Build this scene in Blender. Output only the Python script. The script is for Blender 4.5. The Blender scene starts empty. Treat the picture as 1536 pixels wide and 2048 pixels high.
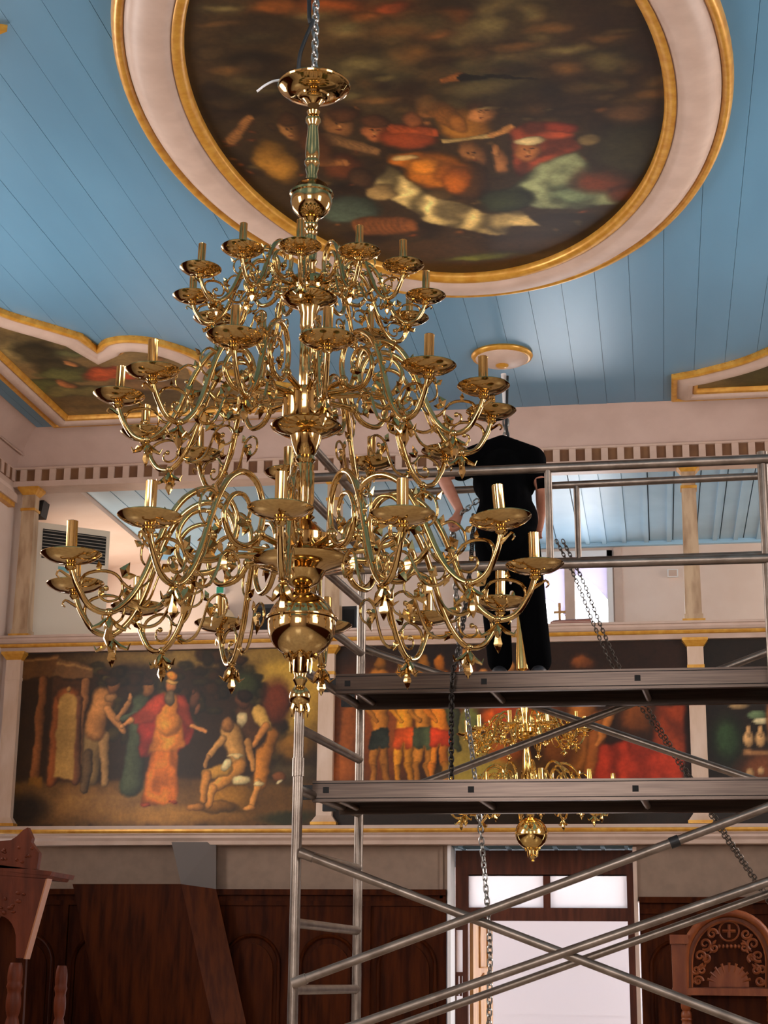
import bpy, bmesh, math, random
import numpy as np
from mathutils import Vector, Matrix

random.seed(7)
rng = np.random.default_rng(7)
SC = bpy.context.scene
COL = SC.collection
PI = math.pi

# ------------------------------------------------------------------ camera
F_PX, PITCH, YAW, ROLL = 3389.47, 0.269746, 0.160607, 0.010315
CAM = np.array([0.0, 0.0, 1.6])
_cp, _sp, _cy, _sy = math.cos(PITCH), math.sin(PITCH), math.cos(YAW), math.sin(YAW)
FWD = np.array([-_sy * _cp, _cy * _cp, _sp])
_r = np.array([_cy, _sy, 0.0])
_u = np.cross(_r, FWD)
RGT = math.cos(ROLL) * _r + math.sin(ROLL) * _u
UPV = -math.sin(ROLL) * _r + math.cos(ROLL) * _u
cam_data = bpy.data.cameras.new('camera')
cam_data.sensor_fit = 'HORIZONTAL'
cam_data.sensor_width = 36.0
cam_data.lens = F_PX / 1536 * 36.0
cam_data.clip_end = 200
cam = bpy.data.objects.new('camera', cam_data)
COL.objects.link(cam)
cam.matrix_world = Matrix(((RGT[0], UPV[0], -FWD[0], CAM[0]), (RGT[1], UPV[1], -FWD[1], CAM[1]),
                           (RGT[2], UPV[2], -FWD[2], CAM[2]), (0, 0, 0, 1)))
SC.camera = cam

# ------------------------------------------------------------------ world, lights, exposure
SC.view_settings.view_transform = 'Standard'
SC.view_settings.look = 'None'
SC.view_settings.gamma = 1.0
SC.view_settings.use_curve_mapping = False
SC.view_settings.exposure = -0.3
world = bpy.data.worlds.new('sky'); SC.world = world
world.use_nodes = True
bg = world.node_tree.nodes['Background']
bg.inputs[0].default_value = (0.95, 0.95, 1.0, 1); bg.inputs[1].default_value = 10.0
SC.cycles.max_bounces = 8
SC.cycles.diffuse_bounces = 4
SC.cycles.glossy_bounces = 5
SC.cycles.sample_clamp_indirect = 6.0
SC.cycles.caustics_reflective = False
SC.cycles.caustics_refractive = False

def area(name, loc, rot, sx, sy, power, col):
    d = bpy.data.lights.new(name, 'AREA'); d.shape = 'RECTANGLE'; d.size = sx; d.size_y = sy
    d.energy = power; d.color = col
    o = bpy.data.objects.new(name, d); COL.objects.link(o); o.location = loc; o.rotation_euler = rot
    return o
DAY = (1.0, 0.885, 0.76)
# daylight in the tall windows of the side walls and the east end behind the camera
for wy in (3.5, 12.5):
    area('window_daylight', (-7.19, wy, 4.6), (0, -PI / 2, 0), 2.9, 2.4, 155, DAY)
for wy in (3.5, 12.5):
    area('window_daylight', (4.27, wy, 4.6), (0, PI / 2, 0), 2.9, 2.4, 130, DAY)
area('window_daylight', (-1.46, -3.9, 4.2), (PI / 2, 0, 0), 3.6, 3.2, 150, DAY)
# gallery light: daylight at its back window, plus fill lamps added on windowless end walls
area('gallery_window_and_fill', (-1.09, 21.95, 5.95), (-PI / 2, 0, 0), 1.1, 2.1, 50, (.92, .96, 1.0))
area('gallery_window_and_fill', (4.3, 19.9, 6.0), (0, PI / 2, 0), 1.6, 2.0, 85, DAY)
area('gallery_window_and_fill', (-7.5, 20.6, 5.6), (0, -PI / 2, 0), 1.6, 1.4, 85, DAY)

# ------------------------------------------------------------------ helpers
def ray(x, y):
    return FWD + RGT * (x - 768) / F_PX - UPV * (y - 1024) / F_PX
def atY(x, y, Y):
    d = ray(x, y); return Vector(CAM + d * (Y / d[1]))
def atZ(x, y, Z):
    d = ray(x, y); return Vector(CAM + d * ((Z - 1.6) / d[2]))

ORI = {}
class MB:
    """collects shapes; build() links them as one mesh object"""
    def __init__(s): s.v = []; s.f = []
    def add(s, vs, fs):
        b = len(s.v); s.v += [tuple(p) for p in vs]; s.f += [tuple(i + b for i in f) for f in fs]; return s
    def box(s, x0, x1, y0, y1, z0, z1):
        return s.add([(x0, y0, z0), (x1, y0, z0), (x1, y1, z0), (x0, y1, z0), (x0, y0, z1), (x1, y0, z1), (x1, y1, z1), (x0, y1, z1)],
                     [(0, 3, 2, 1), (4, 5, 6, 7), (0, 1, 5, 4), (1, 2, 6, 5), (2, 3, 7, 6), (3, 0, 4, 7)])
    def hexa(s, p):  # 8 points: bottom loop then top loop
        return s.add(p, [(0, 3, 2, 1), (4, 5, 6, 7), (0, 1, 5, 4), (1, 2, 6, 5), (2, 3, 7, 6), (3, 0, 4, 7)])
    def obox(s, c, ax, ay, az):
        c, ax, ay, az = map(Vector, (c, ax, ay, az))
        p = [c - ax - ay - az, c + ax - ay - az, c + ax + ay - az, c - ax + ay - az, c - ax - ay + az, c + ax - ay + az, c + ax + ay + az, c - ax + ay + az]
        return s.hexa(p)
    def prism(s, loop, vec):
        loop = [Vector(p) for p in loop]; vec = Vector(vec); n = len(loop)
        return s.add(loop + [p + vec for p in loop], [tuple(range(n - 1, -1, -1)), tuple(range(n, 2 * n))] + [(i, (i + 1) % n, n + (i + 1) % n, n + i) for i in range(n)])
    def tube(s, path, rad, n=8, closed=False, caps=True):
        P = [Vector(p) for p in path]; m = len(P)
        R = rad if hasattr(rad, '__len__') else [rad] * m
        T = []
        for i in range(m):
            a, b = (P[i - 1], P[(i + 1) % m]) if closed else (P[max(i - 1, 0)], P[min(i + 1, m - 1)])
            t = b - a; T.append(t.normalized() if t.length > 1e-9 else Vector((0, 0, 1)))
        ref = Vector((0, 0, 1)) if abs(T[0].z) < .9 else Vector((1, 0, 0))
        N = T[0].cross(ref).normalized(); vs = []
        for i in range(m):
            N = (N - T[i] * N.dot(T[i])); N = N.normalized() if N.length > 1e-6 else T[i].orthogonal().normalized()
            B = T[i].cross(N)
            for k in range(n):
                a = 2 * PI * k / n
                vs.append(P[i] + (N * math.cos(a) + B * math.sin(a)) * R[i])
        fs = []
        for i in range(m if closed else m - 1):
            j = (i + 1) % m
            for k in range(n):
                l = (k + 1) % n
                fs.append((i * n + k, i * n + l, j * n + l, j * n + k))
        if caps and not closed:
            fs.append(tuple(range(n - 1, -1, -1))); fs.append(tuple((m - 1) * n + k for k in range(n)))
        return s.add(vs, fs)
    def lathe(s, prof, n=24, c=(0, 0, 0), flute=0, depth=0.0):
        c = Vector(c); vs = []; fs = []
        for (r, z) in prof:
            for k in range(n):
                a = 2 * PI * k / n
                q = r * (1 - depth * (0.5 - 0.5 * math.cos(a * flute))) if flute else r
                vs.append(c + Vector((q * math.cos(a), q * math.sin(a), z)))
        m = len(prof)
        for i in range(m - 1):
            for k in range(n):
                l = (k + 1) % n
                fs.append((i * n + k, i * n + l, (i + 1) * n + l, (i + 1) * n + k))
        if prof[0][0] > 1e-5: fs.append(tuple(range(n - 1, -1, -1)))
        if prof[-1][0] > 1e-5: fs.append(tuple((m - 1) * n + k for k in range(n)))
        return s.add(vs, fs)
    def ball(s, c, rx, ry=None, rz=None, n=12, m=8):
        ry = rx if ry is None else ry; rz = rx if rz is None else rz
        c = Vector(c); vs = []; fs = []
        for i in range(m + 1):
            t = PI * i / m
            for k in range(n):
                a = 2 * PI * k / n
                vs.append(c + Vector((rx * math.sin(t) * math.cos(a), ry * math.sin(t) * math.sin(a), -rz * math.cos(t))))
        for i in range(m):
            for k in range(n):
                fs.append((i * n + k, i * n + (k + 1) % n, (i + 1) * n + (k + 1) % n, (i + 1) * n + k))
        return s.add(vs, fs)
    def sweep_xy(s, path, prof, closed=True):
        """profile of (outward offset, z) along a polygon in a horizontal plane"""
        P = [Vector((p[0], p[1])) for p in path]; m = len(P); vs = []; fs = []; k = len(prof)
        area2 = sum(P[i].x * P[(i + 1) % m].y - P[(i + 1) % m].x * P[i].y for i in range(m))
        sg = 1 if area2 > 0 else -1
        for i in range(m):
            e0 = (P[i] - P[i - 1]); e1 = (P[(i + 1) % m] - P[i])
            e0 = e0.normalized(); e1 = e1.normalized()
            n0 = Vector((e0.y, -e0.x)) * sg; n1 = Vector((e1.y, -e1.x)) * sg
            nn = (n0 + n1)
            nn = nn.normalized() if nn.length > 1e-6 else n0
            sc = min(1.5, 1 / max(.3, nn.dot(n0)))
            for (o, z) in prof:
                q = P[i] + nn * o * sc; vs.append((q.x, q.y, z))
        for i in range(m):
            j = (i + 1) % m
            for t in range(k):
                u = (t + 1) % k
                fs.append((i * k + t, j * k + t, j * k + u, i * k + u))
        return s.add(vs, fs)
    def build(s, name, mat, parent=None, smooth=None, origin=None, label=None):
        if origin is None:
            if parent is not None: origin = ORI[parent.name]
            else:
                a = np.array(s.v); lo, hi = a.min(0), a.max(0)
                origin = Vector(((lo[0] + hi[0]) / 2, (lo[1] + hi[1]) / 2, lo[2]))
        origin = Vector(origin)
        me = bpy.data.meshes.new(name)
        me.from_pydata([(p[0] - origin.x, p[1] - origin.y, p[2] - origin.z) for p in s.v], [], s.f)
        bm = bmesh.new(); bm.from_mesh(me); bmesh.ops.recalc_face_normals(bm, faces=bm.faces); bm.to_mesh(me); bm.free()
        me.materials.append(mat)
        if smooth is not None:
            me.shade_smooth()
            me.set_sharp_from_angle(angle=math.radians(smooth))
        o = bpy.data.objects.new(name, me); COL.objects.link(o)
        if parent is not None: o.parent = parent
        else: o.location = origin
        ORI[o.name] = origin
        if label: o['label'] = label
        return o

def empty(name, loc):
    o = bpy.data.objects.new(name, None); COL.objects.link(o); o.location = loc; ORI[o.name] = Vector(loc)
    o.empty_display_size = .1
    return o
def tag(o, label, cat, group=None, kind=None):
    o['label'] = label; o['category'] = cat
    if group: o['group'] = group
    if kind: o['kind'] = kind
    return o
def struct(o, label=None):
    o['kind'] = 'structure'
    if label: o['label'] = label
    return o
def inst(src, name, parent, loc=(0, 0, 0), rot=None, scale=None):
    o = src.copy(); o.name = name; COL.objects.link(o); o.parent = parent; o.location = loc
    if rot is not None: o.rotation_euler = rot
    if scale is not None: o.scale = scale
    for k in ('label', 'category', 'group'):
        if k in o: del o[k]
    ORI[o.name] = Vector((0, 0, 0))
    return o

def catmull(P, sub=5, closed=False):
    P = [Vector(p) for p in P]; n = len(P); out = []
    rngi = range(n) if closed else range(n - 1)
    for i in rngi:
        p1, p2 = P[i], P[(i + 1) % n]
        p0 = P[i - 1] if (closed or i > 0) else p1 * 2 - p2
        p3 = P[(i + 2) % n] if (closed or i + 2 < n) else p2 * 2 - p1
        for k in range(sub):
            t = k / sub
            out.append(0.5 * ((2 * p1) + (p2 - p0) * t + (2 * p0 - 5 * p1 + 4 * p2 - p3) * t * t + (3 * p1 - p0 - 3 * p2 + p3) * t ** 3))
    if not closed: out.append(P[-1])
    return out

# ------------------------------------------------------------------ materials
def lin(c):
    return tuple(((v / 255) / 12.92 if v / 255 <= .04045 else ((v / 255 + .055) / 1.055) ** 2.4) for v in c) + (1,)
MATS = {}
def mat(name, col, rough=.5, metal=0.0, col2=None, scale=6.0, stretch=(1, 1, 1), bump=0.0, bscale=40.0, spec=.5, detail=4, trans=0.0, coat=0.0, lo=.35, hi=.65):
    m = bpy.data.materials.new(name); m.use_nodes = True
    nt = m.node_tree; b = nt.nodes['Principled BSDF']
    b.inputs['Base Color'].default_value = lin(col); b.inputs['Roughness'].default_value = rough
    b.inputs['Metallic'].default_value = metal
    b.inputs['Specular IOR Level'].default_value = spec
    if coat: b.inputs['Coat Weight'].default_value = coat; b.inputs['Coat Roughness'].default_value = .15
    tc = nt.nodes.new('ShaderNodeTexCoord'); mp = nt.nodes.new('ShaderNodeMapping'); mp.inputs['Scale'].default_value = stretch
    nt.links.new(tc.outputs['Object'], mp.inputs['Vector'])
    if col2 is not None:
        nz = nt.nodes.new('ShaderNodeTexNoise'); nz.inputs['Scale'].default_value = scale; nz.inputs['Detail'].default_value = detail
        nt.links.new(mp.outputs['Vector'], nz.inputs['Vector'])
        cr = nt.nodes.new('ShaderNodeValToRGB')
        cr.color_ramp.elements[0].position = lo; cr.color_ramp.elements[0].color = lin(col)
        cr.color_ramp.elements[1].position = hi; cr.color_ramp.elements[1].color = lin(col2)
        nt.links.new(nz.outputs['Fac'], cr.inputs['Fac']); nt.links.new(cr.outputs['Color'], b.inputs['Base Color'])
    if bump:
        n2 = nt.nodes.new('ShaderNodeTexNoise'); n2.inputs['Scale'].default_value = bscale; n2.inputs['Detail'].default_value = 3
        nt.links.new(mp.outputs['Vector'], n2.inputs['Vector'])
        bp = nt.nodes.new('ShaderNodeBump'); bp.inputs['Strength'].default_value = bump; bp.inputs['Distance'].default_value = .01
        nt.links.new(n2.outputs['Fac'], bp.inputs['Height']); nt.links.new(bp.outputs['Normal'], b.inputs['Normal'])
    if trans: b.inputs['Transmission Weight'].default_value = trans
    MATS[name] = m; return m

M_BLUE = mat('blue_ceiling_paint', (92, 138, 166), .36, col2=(98, 145, 173), scale=1.5, stretch=(1, .3, 1))
M_SEAM = mat('dark_blue_groove', (44, 68, 84), .7)
M_GALBLUE = mat('gallery_blue_paint', (150, 188, 212), .45, col2=(158, 195, 218), scale=2)
M_CREAM = mat('pale_pink_plaster', (200, 172, 158), .65, col2=(190, 162, 148), scale=3, bump=.08, bscale=25)
M_TRIM = mat('pale_pink_trim_paint', (204, 176, 158), .5, col2=(192, 164, 146), scale=5)
M_WALL = mat('cream_wall_paint', (222, 200, 186), .7, col2=(215, 190, 174), scale=2)
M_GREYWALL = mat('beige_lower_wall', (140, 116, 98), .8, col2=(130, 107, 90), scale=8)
M_GOLD = mat('gold_paint', (222, 166, 70), .34, .3, col2=(200, 138, 44), scale=12)
M_DENTIL = mat('brown_dentil_paint', (122, 84, 50), .6, col2=(104, 66, 38), scale=4)
M_COLUMN = mat('marbled_column_paint', (198, 168, 134), .5, col2=(142, 106, 74), scale=3.0, stretch=(3, 3, .7), lo=.42, hi=.72)
M_PIL = mat('pale_pilaster_paint', (220, 192, 170), .5, col2=(200, 166, 138), scale=3, stretch=(2, 2, .6))
M_BRASS = mat('polished_brass', (200, 168, 112), .09, 1.0, col2=(182, 147, 90), scale=4)
M_BRASS2 = mat('bright_polished_brass', (238, 204, 130), .12, 1.0, col2=(226, 186, 104), scale=4)
M_ALU = mat('worn_aluminium', (148, 134, 122), .36, .85, col2=(122, 108, 97), scale=9, stretch=(1, 1, 1), bump=.05, bscale=60)
M_ALU2 = mat('brushed_aluminium_plank', (92, 78, 69), .30, .88, col2=(76, 64, 57), scale=14, stretch=(.2, 4, 8))
M_BLACKP = mat('black_plastic', (18, 18, 19), .5)
M_DARK = mat('dark_void', (12, 10, 9), .8)
M_STEEL = mat('silver_chain_steel', (158, 155, 150), .3, .9)
M_DSTEEL = mat('dark_chain_steel', (58, 52, 48), .45, .8)
M_WOOD = mat('dark_stained_wood', (68, 28, 6), .5, col2=(42, 14, 3), scale=4, stretch=(4, 4, .5), bump=.1, bscale=30, spec=.05)
M_WOOD2 = mat('red_brown_carved_wood', (134, 70, 33), .42, col2=(104, 48, 20), scale=4, stretch=(3, 3, .6), bump=.15, bscale=30, spec=.25)
M_WOOD4 = mat('dark_red_brown_carved_wood', (104, 47, 24), .45, col2=(78, 32, 14), scale=4, stretch=(3, 3, .6), bump=.15, bscale=30, spec=.15)
M_WOOD3 = mat('golden_oak', (196, 140, 70), .42, col2=(168, 110, 48), scale=5, stretch=(4, 4, .5), coat=.2)
M_DOOR = mat('brown_door_frame', (90, 44, 24), .4, col2=(68, 30, 15), scale=5, stretch=(4, 4, .5), spec=.2)
M_FLOOR = mat('polished_stone_floor', (196, 178, 160), .25, col2=(176, 156, 138), scale=2)
M_SKIN = mat('skin', (196, 134, 108), .5, col2=(184, 118, 92), scale=12)
M_SHIRT = mat('black_cotton', (4, 4, 5), 1.0, spec=.05, bump=.15, bscale=50)
M_TROUS = mat('black_trousers', (4, 4, 5), 1.0, spec=.05, bump=.15, bscale=50)
M_HAIR = mat('dark_hair', (22, 17, 14), .7)
M_SHOE = mat('dark_shoe_leather', (40, 40, 44), .4)
M_PVC = mat('white_appliance_plastic', (222, 208, 186), .45)
M_RED = mat('red_plastic', (196, 30, 34), .4)
M_GREEN = mat('green_sign_plastic', (40, 140, 110), .4)
M_WHITE = mat('white_enamel', (228, 224, 222), .5)
M_BOARD = mat('white_boards', (226, 220, 226), .6)
M_BOOK = mat('red_brown_book', (150, 92, 78), .6)
M_CROSS = mat('golden_brown_wood', (170, 124, 70), .5)
M_BLINDG = mat('grille_slat_grey', (150, 140, 126), .5)

def translucent(name, col, amt):
    m = bpy.data.materials.new(name); m.use_nodes = True; nt = m.node_tree
    for n in list(nt.nodes):
        if n.type != 'OUTPUT_MATERIAL': nt.nodes.remove(n)
    out = [n for n in nt.nodes if n.type == 'OUTPUT_MATERIAL'][0]
    t = nt.nodes.new('ShaderNodeBsdfTranslucent'); t.inputs[0].default_value = lin(col)
    p = nt.nodes.new('ShaderNodeBsdfTransparent'); p.inputs[0].default_value = (.95, .95, .95, 1)
    mx = nt.nodes.new('ShaderNodeMixShader'); mx.inputs[0].default_value = amt
    nt.links.new(p.outputs[0], mx.inputs[1]); nt.links.new(t.outputs[0], mx.inputs[2]); nt.links.new(mx.outputs[0], out.inputs['Surface'])
    return m
M_FROST = translucent('frosted_glass', (245, 240, 240), .5)
M_BLIND = translucent('pale_lilac_blind', (150, 146, 158), .97)
M_CLEAR = translucent('clear_glass', (250, 250, 250), .06)
M_LAMPG = mat('opal_lamp_glass', (224, 196, 158), .4)

def paint_mat(name, rough=.5):
    m = bpy.data.materials.new(name); m.use_nodes = True; nt = m.node_tree; b = nt.nodes['Principled BSDF']
    at = nt.nodes.new('ShaderNodeAttribute'); at.attribute_name = 'paint'
    tc = nt.nodes.new('ShaderNodeTexCoord')
    nz = nt.nodes.new('ShaderNodeTexNoise'); nz.inputs['Scale'].default_value = 26; nz.inputs['Detail'].default_value = 5
    nt.links.new(tc.outputs['Object'], nz.inputs['Vector'])
    mr = nt.nodes.new('ShaderNodeMapRange'); mr.inputs[3].default_value = .55; mr.inputs[4].default_value = 1.2
    nt.links.new(nz.outputs['Fac'], mr.inputs[0])
    mx = nt.nodes.new('ShaderNodeVectorMath'); mx.operation = 'SCALE'
    nt.links.new(at.outputs['Color'], mx.inputs[0]); nt.links.new(mr.outputs[0], mx.inputs['Scale'])
    nt.links.new(mx.outputs[0], b.inputs['Base Color'])
    b.inputs['Roughness'].default_value = rough; b.inputs['Specular IOR Level'].default_value = .22
    return m
M_PAINT = paint_mat('varnished_oil_painting', .34)
M_PAINT2 = paint_mat('ceiling_oil_painting', .5)

# ================================================================== THE ROOM
XL, XR, X0 = -7.28, 4.36, -1.46      # side walls and the axis of the nave
YB, YF, ZC = 18.0, -4.0, 7.68        # gallery front, wall behind the camera, ceiling

struct(MB().box(XL - .3, XR + .3, YF - .3, 24.5, -.12, 0).build('floor', M_FLOOR))

# ceiling: a dark backing with planks running the length of the nave
ceil = struct(MB().box(XL, XR, YF, YB, ZC + .03, ZC + .12).build('ceiling', M_SEAM), 'blue painted plank ceiling')
x = -5.594 - .3051 * 5
while x < XR - .35:
    x1 = x + .3051
    a, b = max(x + .0016, XL + .38), min(x1 - .0016, XR - .38)
    if b - a > .05:
        dz = random.uniform(-.002, .002)
        MB().box(a, b, YF, YB - .38, ZC + dz, ZC + .03).build('plank', M_BLUE, ceil)
    x = x1

# coves between ceiling and frieze
def cove(name, pts_bottom, pts_top, lab):
    m = MB()
    (b0, b1), (t0, t1) = pts_bottom, pts_top
    for k in range(5):      # stepped fascia: board by board
        pass
    n = 4; prof = []
    for k in range(n + 1):
        t = k / n; bulge = .05 * math.sin(t * PI)
        prof.append((t, bulge))
    vs = []; fs = []
    for (t, bl) in prof:
        p = Vector(b0).lerp(Vector(t0), t); q = Vector(b1).lerp(Vector(t1), t)
        up = Vector((0, 0, bl)); vs += [p + up, q + up]
    for k in range(n): fs.append((2 * k, 2 * k + 1, 2 * k + 3, 2 * k + 2))
    m.add(vs, fs)
    return struct(m.build(name, M_CREAM, smooth=40), lab)
D = .38
cove('trim_1', ((XL, YB, 7.31), (XR, YB, 7.31)), ((XL + D, YB - D, ZC + .02), (XR - D, YB - D, ZC + .02)), 'sloping pale pink cove above the gallery')
cove('trim_2', ((XL, YB, 7.31), (XL, YF, 7.31)), ((XL + D, YB - D, ZC + .02), (XL + D, YF, ZC + .02)), 'sloping pale pink cove above the side wall')
cove('trim_3', ((XR, YB, 7.31), (XR, YF, 7.31)), ((XR - D, YB - D, ZC + .02), (XR - D, YF, ZC + .02)), 'sloping pale pink cove above the window wall')
# thin bead on the left cove
struct(MB().tube([(XL + .13, YF, 7.44), (XL + .13, YB - .1, 7.44)], .012, 6).build('trim_4', M_CREAM, smooth=60), 'thin bead along the sloping cove')

# entablature over the gallery opening: beam, brown back strip, proud pale dentils
ent = struct(MB().box(XL, XR, YB + .02, YB + .28, 7.08, 7.31).build('trim_5', M_TRIM), 'pale beam over the gallery opening')
MB().box(XL + .02, XR, YB + .004, YB + .019, 7.145, 7.292).build('frieze_strip', M_DENTIL, ent)
MB().box(XL, XR, YB - .035, YB + .02, 7.288, 7.312).build('upper_fillet', M_TRIM, ent)
MB().box(XL, XR, YB - .02, YB + .02, 7.08, 7.149).build('lower_fillet', M_TRIM, ent)
pitch = .1765
k = 0; xx = -7.205
dent = None
while xx < XR:
    if dent is None:
        dent = MB().box(-.037, .037, -.016, .016, -.071, .071).build('dentil', M_TRIM, ent, origin=(0, 0, 0))
        dent.location = Vector((xx + .04, YB - .008, 7.2185)) - ORI[ent.name]
    else:
        inst(dent, 'dentil', ent, Vector((xx + .04, YB - .008, 7.2185)) - ORI[ent.name])
    xx += pitch
# the same frieze on the side wall
ent2 = struct(MB().box(XL - .25, XL, YF, YB + .02, 7.08, 7.31).build('trim_6', M_TRIM), 'pale frieze beam on the side wall')
MB().box(XL - .001, XL + .004, YF, YB, 7.145, 7.292).build('frieze_strip', M_DENTIL, ent2)
d2 = None
for k in range(12):
    yy = YB - .06 - k * pitch
    if d2 is None:
        d2 = MB().box(-.012, .02, -.037, .037, -.071, .071).build('dentil', M_TRIM, ent2, origin=(0, 0, 0)); d2.location = Vector((XL, yy, 7.2185)) - ORI[ent2.name]
    else:
        inst(d2, 'dentil', ent2, Vector((XL, yy, 7.2185)) - ORI[ent2.name])

# walls of the nave
def wall_with_windows(name, xa, xb, ys, y0, y1, z0, z1, wz0, wz1, half, axis, mat_):
    m = MB()
    cuts = [y0]
    for c in ys: cuts += [c - half, c + half]
    cuts.append(y1)
    for i in range(0, len(cuts), 2):
        a, b = cuts[i], cuts[i + 1]
        if axis == 'y': m.box(xa, xb, a, b, z0, z1)
        else: m.box(a, b, xa, xb, z0, z1)
    for c in ys:
        for (q0, q1) in ((z0, wz0), (wz1, z1)):
            if axis == 'y': m.box(xa, xb, c - half, c + half, q0, q1)
            else: m.box(c - half, c + half, xa, xb, q0, q1)
    return struct(m.build(name, mat_))
wall_with_windows('wall_left', XL - .25, XL, (3.5, 12.5), YF, YB + .02, 0, 7.08, 3.1, 6.1, 1.22, 'y', M_WALL)
wall_with_windows('wall_right', XR, XR + .25, (3.5, 12.5), YF, YB + .02, 0, 7.45, 3.1, 6.1, 1.22, 'y', M_WALL)
wall_with_windows('wall_front', YF - .25, YF, (-1.46,), XL, XR, 0, ZC, 2.5, 5.9, 1.84, 'x', M_WALL)
# brown dado along the side walls
struct(MB().box(XL, XL + .06, YF, YB, 0, 2.3).build('baseboard_left', M_WOOD))
struct(MB().box(XR - .06, XR, YF, YB, 0, 2.3).build('baseboard_right', M_WOOD))

# moulding that meets the corner column on the side wall
tm = struct(MB().box(XL, XL + .1, YB - 3.2, YB - .12, 6.86, 6.96).build('trim_7', M_TRIM), 'pale moulding at column top height on the side wall')
MB().box(XL, XL + .075, YB - 3.2, YB - .12, 6.81, 6.86).build('gold_band', M_GOLD, tm)

# ------------------------------------------------------------------ gallery front
struct(MB().box(XL, XR, YB + .05, YB + .16, 3.0, 5.24).build('wall_back', M_WALL), 'gallery front that carries the row of paintings')
def cornice(name, prof, gold, lab):
    m = MB(); m.prism([(XL, y, z) for (y, z) in prof], (XR - XL, 0, 0))
    o = struct(m.build(name, M_TRIM), lab)
    g = MB(); g.prism([(XL, y, z) for (y, z) in gold], (XR - XL, 0, 0)); g.build('gold_band', M_GOLD, o)
    return o
cornice('trim_8', [(YB + .3, 5.13), (YB - .02, 5.13), (YB - .03, 5.15), (YB - .045, 5.175), (YB - .05, 5.185), (YB - .07, 5.22), (YB - .09, 5.225), (YB - .11, 5.25), (YB - .11, 5.275), (YB - .13, 5.28), (YB - .13, 5.305), (YB + .3, 5.305)],
        [(YB, 5.18), (YB - .052, 5.178), (YB - .07, 5.184), (YB - .08, 5.20), (YB - .078, 5.216), (YB, 5.222)], 'pale cornice rail with a gold band on top of the gallery front')
cornice('trim_9', [(YB + .3, 2.99), (YB - .01, 2.99), (YB - .02, 3.03), (YB - .05, 3.06), (YB - .05, 3.085), (YB - .07, 3.10), (YB - .07, 3.148), (YB - .1, 3.15), (YB - .1, 3.185), (YB + .3, 3.19)],
        [(YB, 3.108), (YB - .074, 3.108), (YB - .09, 3.115), (YB - .1, 3.13), (YB - .098, 3.149), (YB, 3.149)], 'pale cornice with a gold band under the paintings')

def pilaster(xc, lab, w=.085):
    e = empty('pilaster', (xc, YB - .04, 3.19)); struct(e, lab)
    s = MB(); s.box(xc - w, xc + w, YB - .055, YB + .06, 3.29, 5.04); s.build('shaft', M_PIL, e)
    s = MB(); s.box(xc - w - .005, xc + w + .005, YB - .062, YB + .06, 4.81, 4.845); s.build('neck_band', M_GOLD if xc > -6 else M_PIL, e)
    c = MB(); c.hexa([(xc - w, YB - .055, 5.04), (xc + w, YB - .055, 5.04), (xc + w, YB + .06, 5.04), (xc - w, YB + .06, 5.04),
                      (xc - w - .045, YB - .095, 5.10), (xc + w + .045, YB - .095, 5.10), (xc + w + .045, YB + .06, 5.10), (xc - w - .045, YB + .06, 5.10)])
    c.box(xc - w - .05, xc + w + .05, YB - .1, YB + .06, 5.10, 5.13); c.build('capital', M_GOLD, e)
    b = MB(); b.hexa([(xc - w - .05, YB - .09, 3.22), (xc + w + .05, YB - .09, 3.22), (xc + w + .05, YB + .06, 3.22), (xc - w - .05, YB + .06, 3.22),
                      (xc - w, YB - .055, 3.29), (xc + w, YB - .055, 3.29), (xc + w, YB + .06, 3.29), (xc - w, YB + .06, 3.29)]); b.build('base_moulding', M_PIL, e)
    b = MB(); b.box(xc - w - .055, xc + w + .055, YB - .095, YB + .06, 3.19, 3.222); b.build('plinth', M_GOLD, e)
PX = [-7.115, -3.525, .44, 4.27]
for px_, l in zip(PX, ('narrow pale pilaster in the corner beside the temple painting', 'pale pilaster behind the scaffold ladder between two paintings',
                       'pale pilaster with gold capital behind the scaffold planks', 'pale pilaster at the far end of the painted gallery front')):
    pilaster(px_, l)

def column(xc, lab):
    e = empty('column', (xc, YB + .1, 5.305)); struct(e, lab); yc = YB + .08
    n = 8
    def octo(prof, c): return MB().lathe(prof, n, (xc, yc, 0))
    s = MB()
    h = .088
    for (z0, z1, a, b) in ((5.40, 6.80, h, h - .012),):
        s.hexa([(xc - a, yc - a, z0), (xc + a, yc - a, z0), (xc + a, yc + a, z0), (xc - a, yc + a, z0), (xc - b, yc - b, z1), (xc + b, yc - b, z1), (xc + b, yc + b, z1), (xc - b, yc + b, z1)])
    s.build('shaft', M_COLUMN, e)
    b = MB(); b.box(xc - .12, xc + .12, yc - .12, yc + .12, 5.305, 5.345); b.build('base_block', M_GOLD, e)
    b = MB(); b.box(xc - .1, xc + .1, yc - .1, yc + .1, 5.345, 5.40); b.build('base_moulding', M_COLUMN, e)
    b = MB(); b.box(xc - .088, xc + .088, yc - .088, yc + .088, 6.80, 6.83); b.build('neck_ring', M_GOLD, e)
    b = MB(); b.box(xc - .074, xc + .074, yc - .074, yc + .074, 6.83, 6.99); b.build('neck', M_COLUMN, e)
    b = MB(); b.hexa([(xc - .078, yc - .078, 6.99), (xc + .078, yc - .078, 6.99), (xc + .078, yc + .078, 6.99), (xc - .078, yc + .078, 6.99),
                      (xc - .12, yc - .12, 7.05), (xc + .12, yc - .12, 7.05), (xc + .12, yc + .12, 7.05), (xc - .12, yc + .12, 7.05)])
    b.box(xc - .125, xc + .125, yc - .125, yc + .125, 7.05, 7.08); b.build('capital', M_GOLD, e)
for cx_, l in zip((-7.09, -3.49, .44), ('marbled square column in the corner beside the air conditioner', 'marbled square column behind the chandelier above the globe', 'streaked marbled column of the gallery behind the guard rails')):
    column(cx_, l)

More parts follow.
